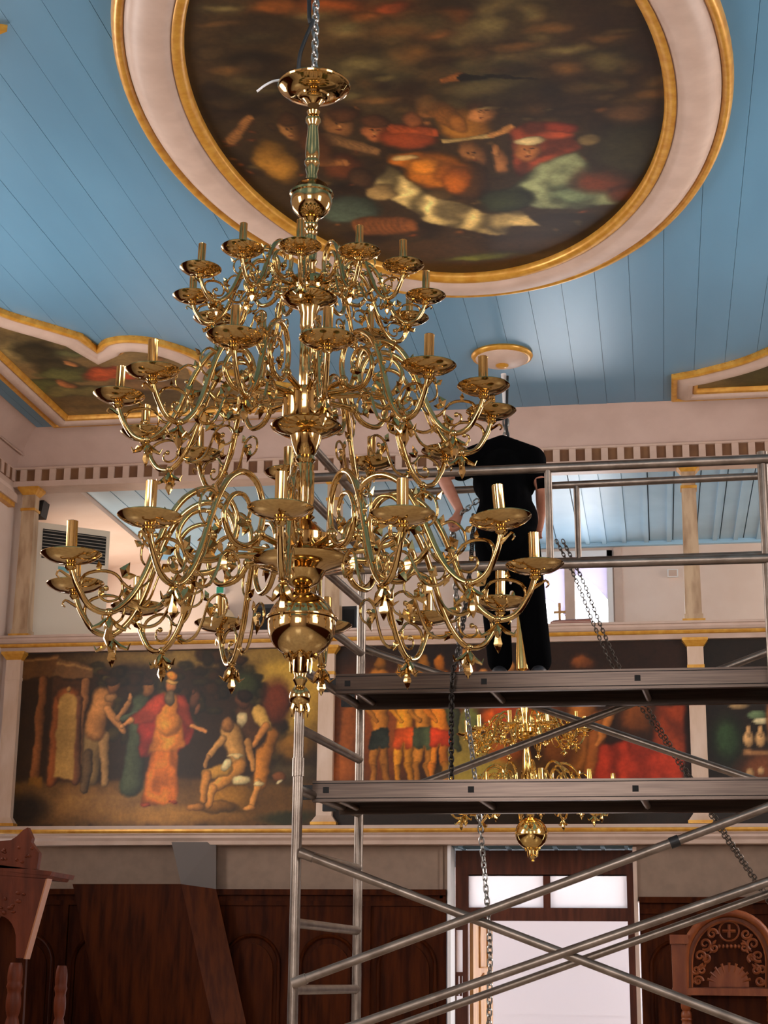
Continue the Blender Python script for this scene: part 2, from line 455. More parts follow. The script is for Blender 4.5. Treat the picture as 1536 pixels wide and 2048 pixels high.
# ------------------------------------------------------------------ gallery room
YG = 21.75
gc = struct(MB().box(XL, XR, YB + .28, YG + .1, 7.19, 7.28).build('ceiling_2', M_SEAM), 'pale blue boarded ceiling of the gallery')
x = -6.6
while x < XR - .02:
    x1 = min(x + .30, XR)
    MB().box(x + .006, x1 - .006, YB + .28, YG, 7.165, 7.19).build('plank', M_GALBLUE, gc)
    x = x1
for bx in (-.80, -.585, -.325, -.04, .25, .54, .835, 1.10, 1.39, 1.7, 2.0, 2.3, 2.6):
    MB().box(bx - .028, bx + .028, YB + .28, YG - .06, 7.14, 7.166).build('batten', M_GALBLUE, gc)
MB().box(-6.6, XR, YG - .07, YG, 7.11, 7.167).build('edge_batten', M_GALBLUE, gc)
# bulkhead over the side of the gallery
struct(MB().hexa([(-7.55, YB + .28, 6.98), (-6.62, YB + .28, 7.12), (-6.62, YG, 7.12), (-7.55, YG, 6.98), (-7.55, YB + .28, 7.2), (-6.6, YB + .28, 7.2), (-6.6, YG, 7.2), (-7.55, YG, 7.2)]).build('trim_10', M_WALL), 'sloping white bulkhead at the side of the gallery')
struct(MB().box(-7.75, -7.55, YB + .28, YG + .2, 2.9, 7.2).build('wall_gallery_left', M_WALL))
struct(MB().box(-7.75, XL, YB + .021, YB + .28, 2.9, 7.08).build('wall_return', M_WALL))
struct(MB().box(XR, XR + .2, YB + .02, YG + .2, 2.9, 7.2).build('wall_gallery_right', M_WALL))
struct(MB().box(-7.55, XR, YB + .16, YG + .1, 4.0, 4.12).build('floor_gallery', M_FLOOR))
struct(MB().box(XL, XR, YB + .16, YG + .1, 3.0, 3.06).build('ceiling_3', M_SEAM), 'boarded underside of the gallery')
# back wall of the gallery with one window
wx0, wx1, wz0, wz1 = -1.62, -.56, 4.9, 6.98
w = MB(); w.box(-7.55, wx0, YG, YG + .2, 4.0, 7.2); w.box(wx1, XR, YG, YG + .2, 4.0, 7.2); w.box(wx0, wx1, YG, YG + .2, wz1, 7.2); w.box(wx0, wx1, YG, YG + .2, 4.0, wz0)
struct(w.build('wall_gallery_back', M_WALL))
win = struct(MB().box(wx1, wx1 + .07, YG - .05, YG, 4.3, 7.06).build('window_1', M_WHITE), 'white cased window at the back of the gallery')
MB().box(wx1 + .09, wx1 + .19, YG - .03, YG, 4.3, 7.1).build('casing', M_TRIM, win)
MB().box(wx0 - .1, wx0, YG - .05, YG, 4.3, 7.06).build('casing', M_WHITE, win)
MB().box(wx0 - .1, wx1 + .07, YG - .05, YG, wz1, 7.06).build('head_casing', M_WHITE, win)
MB().box(-1.115, -.985, YG - .02, YG + .12, wz0, wz1).build('mullion', M_TRIM, win)
MB().box(wx0, wx1, YG - .02, YG + .1, 6.90, 6.98).build('top_rail', M_WHITE, win)
# frosted upper glass with an arched lower edge, clear pane below
for (a, b, cx) in ((wx0, -1.115, -1.37), (-.985, wx1, -.985)):
    arch = []
    n = 14
    if cx == -.985:
        for i in range(n + 1):
            t = i / n; arch.append((a + (b - a) * t, 6.76 - .34 * (1 - math.cos(t * PI / 2))))
    else:
        for i in range(n + 1):
            t = i / n; arch.append((a + (b - a) * t, 6.2 + .25 * math.sin(t * PI)))
    loop = [(p[0], YG + .06, p[1]) for p in arch] + [(b, YG + .06, 6.9), (a, YG + .06, 6.9)]
    MB().prism(loop, (0, .01, 0)).build('frosted_pane', M_BLIND, win)
    MB().box(a, b, YG + .085, YG + .09, wz0, 6.9).build('pane', M_CLEAR, win)

# ------------------------------------------------------------------ wall under the gallery
DX0, DX1 = -2.215, -.275           # door recess
YU = YB + .17
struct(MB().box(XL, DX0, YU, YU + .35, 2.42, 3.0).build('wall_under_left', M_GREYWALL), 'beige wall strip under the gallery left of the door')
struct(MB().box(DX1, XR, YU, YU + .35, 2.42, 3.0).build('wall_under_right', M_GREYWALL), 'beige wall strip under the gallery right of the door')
t = struct(MB().box(DX0 - .005, DX0 + .03, YU - .04, YU + .35, 0, 2.99).build('trim_11', M_WHITE), 'slim white post at the door jamb')
struct(MB().box(DX1 - .005, DX1 + .035, YU - .03, YU + .35, 0, 2.97).build('trim_12', M_TRIM), 'slim pale post at the other door jamb')
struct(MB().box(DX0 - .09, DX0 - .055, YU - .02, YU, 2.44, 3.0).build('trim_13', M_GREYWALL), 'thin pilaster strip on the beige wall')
# soffit boards seen above the door
so = struct(MB().box(DX0, DX1, YU + .02, YU + .5, 2.985, 3.0).build('trim_14', mat('teal_soffit', (60, 96, 104), .5)), 'teal boarded soffit over the door')
for k in range(8):
    xx = DX0 + .12 + k * .25
    MB().box(xx - .02, xx + .02, YU + .03, YU + .5, 2.97, 2.985).build('batten', M_GALBLUE, so)

def wainscot(name, xs, z1, lab):
    a, b = xs
    o = struct(MB().box(a, b, YU - .02, YU + .1, 0, z1 - .06).build(name, M_WOOD), lab)
    MB().box(a, b, YU - .07, YU + .05, z1 - .06, z1).build('cap_rail', M_WOOD, o)
    MB().box(a, b, YU - .045, YU + .05, z1 - .17, z1 - .12).build('bead_rail', M_WOOD, o)
    n = max(1, round((b - a) / .82)); wd = (b - a) / n
    for i in range(n):
        c = a + wd * (i + .5); hw = wd * .36
        pth = [(c - hw, YU - .03, .2), (c - hw, YU - .03, 1.75)] + [(c - hw * math.cos(PI * j / 14), YU - .03, 1.75 + hw * math.sin(PI * j / 14)) for j in range(1, 14)] + [(c + hw, YU - .03, 1.75), (c + hw, YU - .03, .2)]
        MB().tube(pth, .022, 6).build('arch_moulding', M_WOOD, o, smooth=60)
        loop = [(p[0] * .8 + c * .2, YU - .045, (p[2] - .2) * .93 + .25) for p in pth]
        MB().prism(loop, (0, .03, 0)).build('panel', M_WOOD, o)
        if i: MB().box(a + wd * i - .035, a + wd * i + .035, YU - .06, YU, 0, z1 - .17).build('stile', M_WOOD, o)
    return o
wainscot('wall_panelling_left', (XL + .05, DX0 - .02), 2.53, 'dark wood wainscot with arched panels left of the door')
wainscot('wall_panelling_right', (DX1 + .05, XR - .05), 2.46, 'dark wood wainscot with arched panels right of the door')

M_WOODL = mat('lit_band_brown_wood', (84, 38, 10), .5, col2=(60, 24, 6), scale=4, stretch=(4, 4, .5), spec=.12)
# boxed stair casing leaning against the panelling
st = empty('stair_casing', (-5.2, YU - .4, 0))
def Wq(px, py, Y): return atY(px, py, Y)
ya = YU - .5
f = [Wq(145, 1768, ya), Wq(362, 1768, ya), Wq(425, 2046, ya), Wq(205, 2046, ya)]
fb = [Vector((f[3].x + .12, ya, 0)), Vector((f[2].x + .12, ya, 0))]
MB().prism([f[0], f[1], f[2], fb[1], fb[0], f[3]], (0, .2, 0)).build('sloping_panel', M_WOOD, st)
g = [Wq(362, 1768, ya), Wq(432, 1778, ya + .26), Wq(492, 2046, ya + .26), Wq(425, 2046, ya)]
MB().add(g + [Vector((fb[1].x, ya, 0)), Vector((fb[1].x + .15, ya + .26, 0))], [(0, 1, 2, 3), (3, 2, 5, 4)]).build('side_panel', M_WOODL, st)  # side face in lighter brown: the lit band on the wood, put into colour
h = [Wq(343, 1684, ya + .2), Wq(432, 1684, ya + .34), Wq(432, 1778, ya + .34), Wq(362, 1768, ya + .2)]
MB().prism(h, (0, .02, 0)).build('pale_light_strip', mat('blue_grey_light_patch', (104, 94, 88), .7), st)  # slanted patch of light on the wall, imitated by a grey strip
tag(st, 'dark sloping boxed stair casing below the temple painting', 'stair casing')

# door in the recess
YD = 18.62
dr = struct(MB().box(DX0 + .03, DX1 - .005, YD - .06, YD + .06, 2.70, 2.965).build('door_1', M_DOOR), 'brown framed entrance door with two bright transom panes')
P = lambda a, b: Wq(a, b, YD)
zT0, zT1 = P(1100, 1816).z, P(1100, 1750).z
xA, xB, xC, xD = P(938, 1780).x, P(1087, 1780).x, P(1101, 1780).x, P(1254, 1780).x
zD = P(1100, 1842).z
MB().box(DX0 + .03, xA, YD - .06, YD + .06, zD, 2.70).build('jamb', M_DOOR, dr)
MB().box(xD, DX1 - .005, YD - .06, YD + .06, 0, 2.70).build('jamb', M_DOOR, dr)
MB().box(xB, xC, YD - .05, YD + .05, zT0, zT1).build('transom_bar', M_DOOR, dr)
MB().box(xA, xD, YD - .06, YD + .06, zT1, 2.70).build('head_rail', M_DOOR, dr)
MB().box(xA, xD, YD - .06, YD + .06, zD, zT0).build('transom_rail', M_DOOR, dr)
MB().box(xA, xB, YD - .005, YD + .005, zT0, zT1).build('pane', M_FROST, dr)
MB().box(xC, xD, YD - .005, YD + .005, zT0, zT1).build('pane', M_FROST, dr)
# side light with glass and slats
xs0, xs1, xs2, xs3 = P(887, 1900).x, P(903, 1900).x, P(926, 1900).x, P(936, 1900).x
MB().box(DX0 + .03, xs1, YD - .04, YD + .06, 0, zD).build('side_stile', M_DOOR, dr)
MB().box(xs2, xs3, YD - .04, YD + .06, 0, zD).build('side_stile', M_DOOR, dr)
zq = [P(915, q).z for q in (1860, 1944, 1952, 1992)]
MB().box(xs1, xs2, YD - .03, YD + .05, zq[0], zD).build('side_rail', M_DOOR, dr)
MB().box(xs1, xs2, YD - .03, YD + .05, zq[2], zq[1]).build('side_rail', M_DOOR, dr)
MB().box(xs1, xs2, YD, YD + .008, zq[1], zq[0]).build('side_pane', M_FROST, dr)
for k in range(3):
    c = xs1 + (xs2 - xs1) * (k + .6) / 3.2
    MB().box(c - .012, c + .012, YD - .02, YD + .03, zq[3], zq[2]).build('slat', M_DOOR, dr)
MB().box(xs1, xs2, YD - .03, YD + .05, 1.0, zq[3] - .06).build('side_rail', M_DOOR, dr)
# small hanging bell pull
bp = MB(); q = Wq(893, 1850, YD - .2); bp.tube([(q.x, q.y, q.z + .08), (q.x, q.y, q.z - .18)], .005, 6); bp.ball((q.x, q.y, q.z - .2), .018, .018, .05); bp.ball((q.x, q.y, q.z - .3), .012, .012, .03)
tag(bp.build('bell_pull', M_GOLD, smooth=60), 'thin brass bell pull hanging beside the door side light', 'bell pull')
# open leaf of golden oak
xl0, xl1 = P(938, 1950).x, P(961, 1950).x
lf = empty('door_leaf', (xl0, YD + .1, 0))
Bq = MB(); Bq.hexa([(xl0, YD + .06, .02), (xl0 + .04, YD + .06, .02), (xl1 + .05, YD + .85, .02), (xl1 + .01, YD + .85, .02), (xl0, YD + .06, zD - .01), (xl0 + .04, YD + .06, zD - .01), (xl1 + .05, YD + .85, zD - .01), (xl1 + .01, YD + .85, zD - .01)])
Bq.build('leaf', M_WOOD3, lf)
for (za, zb) in ((1.75, 2.2), (1.15, 1.62), (.3, 1.0)):
    ppp = [(xl0 + .045 + (xl1 - xl0 + .01) * t, YD + .06 + .79 * t, z) for (t, z) in ((.3, za), (.3, zb), (.5, zb + .06), (.7, zb), (.7, za))]
    MB().tube(ppp, .014, 6, closed=True).build('carved_panel', M_WOOD3, lf, smooth=60)
tag(lf, 'golden oak door leaf standing open in the bright doorway', 'door')
# bright vestibule of white boards outside
for k in range(9):
    z0 = .02 + k * .31
vb = empty('vestibule_screen', (-1.1, 22.7, 0))
for k in range(11):
    MB().box(-3.2, .9, 22.7 + (k % 2) * .004, 22.74, .0 + k * .3, .3 + k * .3).build('board', M_BOARD, vb)
struct(vb, 'white boarded screen outside the open door')

# ================================================================== PAINTINGS
class Canvas:
    """oil painting laid down as colour patches on a plane, in metres"""
    def __init__(s, a0, a1, b0, b1, cell, base):
        s.a0, s.b0, s.cell = a0, b0, cell
        s.nx, s.ny = int(round((a1 - a0) / cell)) + 1, int(round((b1 - b0) / cell)) + 1
        s.A, s.B = np.meshgrid(a0 + np.arange(s.nx) * cell, b0 + np.arange(s.ny) * cell)
        s.img = np.zeros((s.ny, s.nx, 3)) + np.array(base, float)
        s.A0, s.B0 = s.A, s.B
    def warp(s, amt, f):
        # hand-drawn irregularity of every outline
        n = [s.noise(f, 1, q) - .5 for q in (21, 22)]; m = [s.noise(f * 3.5, 1, q) - .5 for q in (23, 24)]
        s.A = s.A0 + (n[0] + .5 * m[0]) * amt; s.B = s.B0 + (n[1] + .5 * m[1]) * amt * 1.3
    def put(s, m, col):
        m = np.clip(m, 0, 1)[..., None]; s.img = s.img * (1 - m) + (np.array(col, float) if not isinstance(col, np.ndarray) else col) * m
    def noise(s, f, amp, seed=0):
        r = np.random.default_rng(seed); out = np.zeros((s.ny, s.nx))
        for o in range(3):
            k = f * 2 ** o; gx, gy = int((s.A0.max() - s.a0) * k) + 3, int((s.B0.max() - s.b0) * k) + 3
            g = r.random((gy, gx)); u = (s.A0 - s.a0) * k; v = (s.B0 - s.b0) * k
            i, j = u.astype(int), v.astype(int); fu, fv = u - i, v - j
            fu = fu * fu * (3 - 2 * fu); fv = fv * fv * (3 - 2 * fv)
            out += (g[j, i] * (1 - fu) * (1 - fv) + g[j, i + 1] * fu * (1 - fv) + g[j + 1, i] * (1 - fu) * fv + g[j + 1, i + 1] * fu * fv) / 2 ** o
        return out / 1.75
    def ell(s, c, rx, ry, col, rot=0.0, soft=.25, vol=.22):
        ca, sa = math.cos(rot), math.sin(rot); dx, dy = s.A - c[0], s.B - c[1]
        u, v = (dx * ca + dy * sa) / rx, (-dx * sa + dy * ca) / ry
        d = np.sqrt(u * u + v * v)
        sh = ((1.08 + vol * 1.5 * (-.6 * u + .55 * s.sv * v)) * (1 - .42 * np.clip(d, 0, 1) ** 3 * (vol > 0)))[..., None]
        s.put((1 - d) / soft + .5, np.clip(np.array(col, float) * sh, 0, 255))
    def cap(s, p, q, r1, r2, col, soft=.3, vol=.25):
        p, q = np.array(p), np.array(q); d = q - p; L = max(np.hypot(*d), 1e-6); d = d / L
        t = np.clip(((s.A - p[0]) * d[0] + (s.B - p[1]) * d[1]) / L, 0, 1); r = r1 + (r2 - r1) * t
        ox, oy = s.A - p[0] - t * L * d[0], s.B - p[1] - t * L * d[1]
        dist = np.hypot(ox, oy) / r
        sh = ((1.08 + vol * 1.6 * (-.8 * ox / r + .4 * s.sv * oy / r)) * (1 - .42 * np.clip(dist, 0, 1) ** 3))[..., None]
        s.put((1 - dist) / soft + .5, np.clip(np.array(col, float) * sh, 0, 255))
    def poly(s, P, col, soft=2, folds=0.0):
        P = np.array(P); m = np.zeros((s.ny, s.nx), bool); n = len(P)
        for i in range(n):
            (x1, y1), (x2, y2) = P[i], P[(i + 1) % n]
            c = ((y1 > s.B) != (y2 > s.B)); c &= s.A < (x2 - x1) * (s.B - y1) / (y2 - y1 + 1e-12) + x1
            m ^= c
        f = m.astype(float)
        for _ in range(soft):
            g = f.copy(); g[1:-1, 1:-1] = (f[1:-1, 1:-1] * 2 + f[:-2, 1:-1] + f[2:, 1:-1] + f[1:-1, :-2] + f[1:-1, 2:]) / 6; f = g
        cc = np.array(col, float) * np.ones((s.ny, s.nx, 1))
        if folds:
            g = m.astype(float)
            for _ in range(10):
                q = g.copy(); q[1:-1, 1:-1] = (g[:-2, 1:-1] + g[2:, 1:-1] + g[1:-1, :-2] + g[1:-1, 2:]) / 4; g = q
            cc = cc * (.45 + .6 * g)[..., None] * (1 + 1.7 * folds * np.sin((s.A * 1.0 + s.B * .35) * 2 * PI * 2.2 + s.noise(2.5, 1, 5) * 14))[..., None]
        s.put(f, np.clip(cc, 0, 255))
    sv = -1.0
    tint = (1.14, 1.06, .86)
    def mesh(s, name, to3d, material, parent, inside=None):
        s.A, s.B = s.A0, s.B0
        n1, n2 = s.noise(3, 1, 11), s.noise(11, 1, 12)
        im = np.clip(s.img * np.array(s.tint) * (.74 + .3 * n1 + .22 * n2)[..., None], 0, 255)
        if inside is None:
            keep = np.ones((s.ny - 1, s.nx - 1), bool)
        else:
            keep = inside((s.A[:-1, :-1] + s.A[1:, 1:]) / 2, (s.B[:-1, :-1] + s.B[1:, 1:]) / 2)
        o3 = ORI[parent.name]
        V = [tuple(to3d(a, b) - o3) for a, b in zip(s.A.ravel(), s.B.ravel())]
        j, i = np.nonzero(keep); b = j * s.nx + i
        F = np.stack([b, b + 1, b + 1 + s.nx, b + s.nx], 1)
        used = np.zeros(len(V), bool); used[F.ravel()] = True; remap = np.cumsum(used) - 1
        me = bpy.data.meshes.new(name); me.from_pydata([v for v, k in zip(V, used) if k], [], remap[F].tolist())
        c = im.reshape(-1, 3)[used] / 255; c = np.where(c <= .04045, c / 12.92, ((c + .055) / 1.055) ** 2.4)
        at = me.color_attributes.new('paint', 'FLOAT_COLOR', 'POINT')
        at.data.foreach_set('color', np.hstack([c, np.ones((len(c), 1))]).ravel().astype(np.float32))
        me.materials.append(material)
        o = bpy.data.objects.new(name, me); COL.objects.link(o); o.parent = parent; ORI[o.name] = o3
        return o

def wall_painting(x0, x1, cell, base):
    return Canvas(x0, x1, 3.19, 5.125, cell, base)
YP = YB + .03
def wall_finish(cv, name, lab):
    a0, a1 = cv.a0, cv.A0.max()
    e = empty(name, ((a0 + a1) / 2, YP, 3.19))
    MB().box(a0 - .01, a1 + .01, YP + .005, YP + .02, 3.19, 5.13).build('backing_board', M_DARK, e)
    cv.mesh('canvas', lambda a, b: Vector((a, YP, b)), M_PAINT, e)
    return tag(e, lab, 'painting', 'paintings along the gallery front')

# ---- the merciful traveller: temple, robed priest, two men on a rock
cv = wall_painting(PX[0] + .085, PX[1] - .085, .0105, (46, 31, 18)); cv.sv = 1; cv.warp(.05, 5)
S = 2.2588
def c1(x, y):
    p = atY(x / S, y / S + 1260, YP); return (p.x, p.z)
k1 = 18.0 / F_PX / S * 1.03
E1 = lambda x, y, rx, ry, col, rot=0, **k: cv.ell(c1(x, y), rx * k1, ry * k1, col, -rot, **k)
C1 = lambda x, y, X, Y, r, R, col, **k: cv.cap(c1(x, y), c1(X, Y), r * k1, R * k1, col, **k)
G1 = lambda pts, col, **k: cv.poly([c1(*p) for p in pts], col, **k)
E1(1330, 230, 200, 260, (168, 138, 62), soft=.8, vol=0); E1(900, 120, 500, 40, (120, 98, 54), soft=1, vol=0)
for k in range(150):
    xx = rng.uniform(430, 1290); top = 150 + 60 * math.sin(xx / 90) + max(0, (xx - 1080)) * .55 + (40 if xx < 560 else 0)
    yy = top + rng.random() ** 1.6 * 330
    E1(xx, yy, rng.uniform(18, 45), rng.uniform(14, 34), [(44, 38, 20), (58, 50, 26), (36, 28, 16), (52, 34, 18)][k % 4], soft=.6)
E1(1250, 330, 70, 110, (92, 42, 24), soft=.6); E1(1110, 250, 60, 60, (52, 60, 32), soft=.7)
G1([(60, 690), (1430, 660), (1430, 890), (60, 890)], (96, 68, 34), soft=14)
E1(520, 780, 330, 70, (132, 98, 56), soft=.9, vol=0); E1(760, 840, 300, 40, (150, 110, 54), soft=.9, vol=0); E1(1330, 640, 130, 50, (70, 58, 40), soft=.9)
E1(1320, 530, 90, 60, (124, 88, 34), soft=.8); E1(100, 820, 120, 70, (34, 24, 16), soft=.8, vol=0); E1(1300, 850, 120, 30, (40, 42, 26), soft=.9, vol=0)
G1([(92, 130), (258, 122), (258, 150), (236, 215), (92, 222)], (92, 62, 34)); G1([(258, 135), (420, 165), (415, 220), (236, 212)], (108, 78, 50))
G1([(92, 138), (258, 130), (256, 140), (92, 148)], (138, 102, 62), soft=1); G1([(255, 150), (418, 172), (417, 180), (252, 158)], (150, 116, 78), soft=1)
G1([(240, 216), (366, 226), (340, 684), (204, 676)], (66, 42, 24))
C1(196, 232, 160, 672, 21, 25, (112, 70, 40)); C1(384, 232, 352, 600, 17, 20, (126, 86, 56))
G1([(132, 668), (196, 668), (190, 712), (126, 712)], (118, 82, 30))
C1(262, 320, 236, 676, 26, 26, (124, 70, 34)); E1(306, 300, 60, 50, (124, 70, 34)); C1(354, 320, 342, 676, 20, 20, (96, 62, 44))
G1([(264, 320), (284, 288), (312, 280), (338, 292), (348, 330), (330, 680), (244, 666)], (166, 132, 80)); E1(308, 262, 14, 16, (150, 112, 70))
# beggar at the left
C1(428, 470, 404, 660, 52, 40, (132, 108, 76)); C1(470, 480, 472, 680, 26, 18, (150, 118, 82)); C1(400, 560, 380, 720, 26, 16, (90, 72, 56))
C1(462, 310, 430, 450, 56, 48, (172, 120, 74)); E1(498, 300, 30, 24, (150, 110, 74)); E1(512, 250, 32, 36, (118, 78, 50)); E1(506, 226, 34, 22, (46, 32, 22))
C1(486, 360, 552, 452, 22, 16, (176, 124, 78)); C1(536, 400, 584, 330, 16, 12, (158, 112, 72)); E1(588, 308, 12, 22, (176, 126, 86))
# servant in green
C1(640, 330, 592, 700, 44, 52, (64, 76, 62)); E1(668, 270, 28, 34, (144, 98, 62)); E1(664, 242, 28, 16, (54, 34, 22)); C1(620, 380, 560, 400, 20, 14, (70, 84, 72))
# horse's head
E1(876, 318, 24, 40, (96, 60, 44), .3); E1(892, 356, 13, 24, (120, 78, 58), .3); E1(872, 284, 8, 14, (90, 54, 40))
# priest
G1([(706, 300), (830, 296), (858, 360), (884, 440), (856, 520), (800, 545), (640, 580), (616, 440), (640, 350)], (138, 40, 34), folds=.12)
G1([(690, 520), (800, 510), (806, 660), (796, 786), (634, 784), (664, 640)], (196, 108, 38), folds=.14)
G1([(716, 400), (826, 400), (836, 530), (668, 560)], (206, 124, 48), folds=.1); C1(762, 340, 764, 420, 58, 62, (210, 132, 52))
G1([(690, 310), (740, 290), (756, 330), (722, 380), (684, 420), (600, 424), (584, 400)], (164, 60, 44), folds=.1); G1([(800, 290), (832, 316), (880, 430), (850, 450), (800, 380)], (160, 60, 42), folds=.1)
C1(870, 436, 926, 456, 14, 9, (190, 130, 82)); C1(596, 410, 560, 432, 14, 9, (190, 130, 82)); E1(548, 436, 14, 10, (196, 140, 92))
E1(768, 250, 27, 34, (172, 112, 70)); E1(766, 308, 24, 38, (108, 92, 74)); E1(772, 206, 25, 20, (204, 130, 48)); E1(772, 234, 30, 9, (188, 150, 90)); E1(660, 788, 24, 10, (150, 66, 38)); E1(780, 776, 22, 9, (150, 66, 38))
# two men on the rock
E1(1050, 760, 118, 62, (146, 104, 40)); E1(990, 800, 90, 30, (120, 84, 36))
C1(1212, 480, 1176, 690, 46, 30, (178, 116, 48)); C1(1166, 690, 1138, 790, 20, 15, (196, 138, 78)); E1(1124, 802, 30, 12, (200, 140, 80)); E1(1168, 692, 28, 10, (206, 186, 150))
C1(1106, 370, 1160, 480, 48, 52, (74, 48, 30)); C1(1164, 370, 1204, 436, 32, 28, (196, 158, 90)); C1(1204, 440, 1150, 520, 20, 14, (186, 126, 72)); E1(1090, 400, 22, 34, (206, 188, 156)); E1(1092, 316, 32, 38, (92, 56, 36)); E1(1104, 296, 34, 26, (36, 24, 16))
C1(1044, 462, 1074, 570, 50, 44, (176, 134, 82)); E1(1030, 428, 28, 32, (148, 102, 60)); C1(1006, 490, 942, 570, 20, 14, (182, 136, 84)); C1(938, 576, 926, 610, 12, 9, (150, 110, 70)); C1(1120, 500, 1146, 620, 18, 14, (172, 124, 72))
C1(1080, 616, 964, 712, 34, 24, (186, 130, 66)); C1(966, 712, 940, 790, 22, 16, (182, 126, 66)); C1(1020, 630, 934, 646, 30, 26, (176, 132, 62)); C1(934, 650, 916, 772, 24, 15, (172, 118, 58)); E1(884, 800, 40, 13, (170, 116, 60))
E1(1090, 676, 42, 22, (206, 190, 156)); E1(1020, 612, 20, 28, (212, 198, 166), .5); E1(1066, 574, 42, 9, (200, 178, 140)); E1(1260, 660, 34, 26, (120, 74, 46)); E1(1262, 684, 20, 8, (200, 190, 168), -.5)
wall_finish(cv, 'wall_painting', 'oil painting of a robed priest and two men on a rock beside a temple')

# ---- crowd with yellow-lit figures and red drapery
cv = wall_painting(PX[1] + .085, PX[2] - .085, .0105, (40, 24, 15)); cv.sv = 1; cv.warp(.07, 5)
S = 1.7143
def c1(x, y):
    p = atY(x / S + 640, y / S + 1240, YP); return (p.x, p.z)
k1 = 18.0 / F_PX / S * 1.03
G1([(50, 100), (480, 90), (480, 320), (50, 320)], (34, 22, 16), soft=10)
E1(180, 380, 160, 200, (112, 58, 24), soft=.9, vol=0); E1(400, 240, 220, 60, (92, 46, 22), soft=.9); E1(620, 300, 200, 90, (120, 58, 24), soft=.9, vol=0)
G1([(430, 330), (520, 300), (620, 420), (700, 545), (430, 560)], (142, 124, 62), soft=6); E1(520, 330, 40, 60, (104, 110, 66), soft=.7)
E1(570, 350, 30, 40, (54, 44, 34), soft=.5)
for (xx, sh, sk) in ((205, (38, 44, 40), (168, 108, 40)), (290, (190, 76, 24), (206, 136, 34)), (355, (62, 72, 54), (172, 112, 40)), (412, (196, 62, 26), (208, 122, 34))):
    C1(xx, 200, xx, 372, 34, 28, sk); C1(xx - 15, 425, xx - 26, 500, 17, 13, sk); C1(xx - 26, 500, xx - 22, 560, 12, 9, [v * .85 for v in sk]); C1(xx + 17, 425, xx + 14, 500, 17, 13, [v * .82 for v in sk]); C1(xx + 14, 500, xx + 24, 560, 12, 9, [v * .75 for v in sk])
    G1([(xx - 34, 375), (xx + 32, 372), (xx + 38, 436), (xx + 6, 440), (xx, 420), (xx - 8, 440), (xx - 38, 434)], sh, soft=1, folds=.1); E1(xx, 150, 22, 28, [v * .8 for v in sk]); C1(xx - 30, 230, xx - 44, 310, 13, 10, sk); C1(xx - 44, 310, xx - 10, 350, 10, 8, [v * .9 for v in sk])
C1(110, 330, 90, 540, 40, 50, (128, 70, 30)); C1(450, 300, 470, 440, 20, 14, (60, 64, 44))
for (xx, yy, c) in ((600, 330, (186, 84, 30)), (650, 320, (170, 60, 26)), (700, 340, (150, 70, 30)), (760, 340, (178, 96, 34)), (560, 260, (130, 70, 30)), (650, 230, (150, 84, 40)), (500, 190, (104, 56, 30))):
    E1(xx, yy, 46, 60, c, soft=.5); E1(xx, yy - 70, 20, 24, (168, 112, 62))
E1(640, 470, 70, 70, (142, 74, 30), soft=.6); E1(560, 520, 120, 40, (140, 124, 60), soft=.8, vol=0); E1(760, 520, 110, 50, (74, 50, 24), soft=.8)
C1(900, 300, 880, 480, 50, 44, (150, 92, 44)); C1(960, 340, 930, 520, 34, 26, (124, 72, 34)); E1(890, 230, 26, 30, (166, 110, 64)); E1(900, 150, 40, 26, (116, 66, 34), soft=.6); C1(1000, 320, 950, 430, 16, 12, (160, 100, 52))
E1(820, 430, 60, 80, (104, 60, 30), soft=.7)
G1([(960, 430), (1060, 410), (1180, 430), (1250, 470), (1250, 556), (925, 556)], (146, 46, 26), soft=4, folds=.1); G1([(1150, 290), (1250, 280), (1255, 470), (1130, 440)], (128, 52, 26), soft=5, folds=.08)
E1(1090, 330, 56, 70, (112, 62, 30), soft=.7); E1(1080, 210, 50, 40, (76, 42, 24), soft=.8); E1(1150, 600, 120, 30, (70, 26, 18), soft=.9)
G1([(60, 590), (1250, 590), (1250, 700), (60, 700)], (34, 24, 14), soft=10)
wall_finish(cv, 'wall_painting', 'dark oil painting of a crowd with red drapery behind the scaffold planks')

# ---- still life end of the third scene
cv = wall_painting(PX[2] + .085, PX[3] - .085, .02, (34, 26, 20)); cv.sv = 1
def c1(x, y):
    p = atY(x, y, YP); return (p.x, p.z)
k1 = 18.0 / F_PX * 1.03
E1(1455, 1480, 28, 42, (44, 66, 44), soft=.9); E1(1540, 1545, 60, 40, (92, 54, 36), soft=.6)
for xx in (1497, 1521, 1546): E1(xx, 1478, 10, 16, (196, 160, 124)); E1(xx, 1462, 4, 12, (186, 150, 116))
G1([(1486, 1500), (1600, 1500), (1600, 1508), (1486, 1508)], (150, 112, 84), soft=1); E1(1515, 1430, 20, 9, (96, 120, 100)); E1(1524, 1442, 18, 6, (200, 196, 180)); E1(1560, 1440, 26, 60, (150, 92, 56)); E1(1500, 1548, 8, 12, (160, 130, 104)); E1(1522, 1542, 7, 8, (160, 130, 104)); E1(1478, 1412, 20, 6, (150, 128, 104))
for k in range(14): E1(1640 + 40 * k, 1450 + 40 * math.sin(k), 34, 90, [(120, 66, 34), (60, 66, 50), (140, 50, 30)][k % 3], soft=.6)
wall_finish(cv, 'wall_painting', 'dark oil painting with pale jars beside the streaked column')

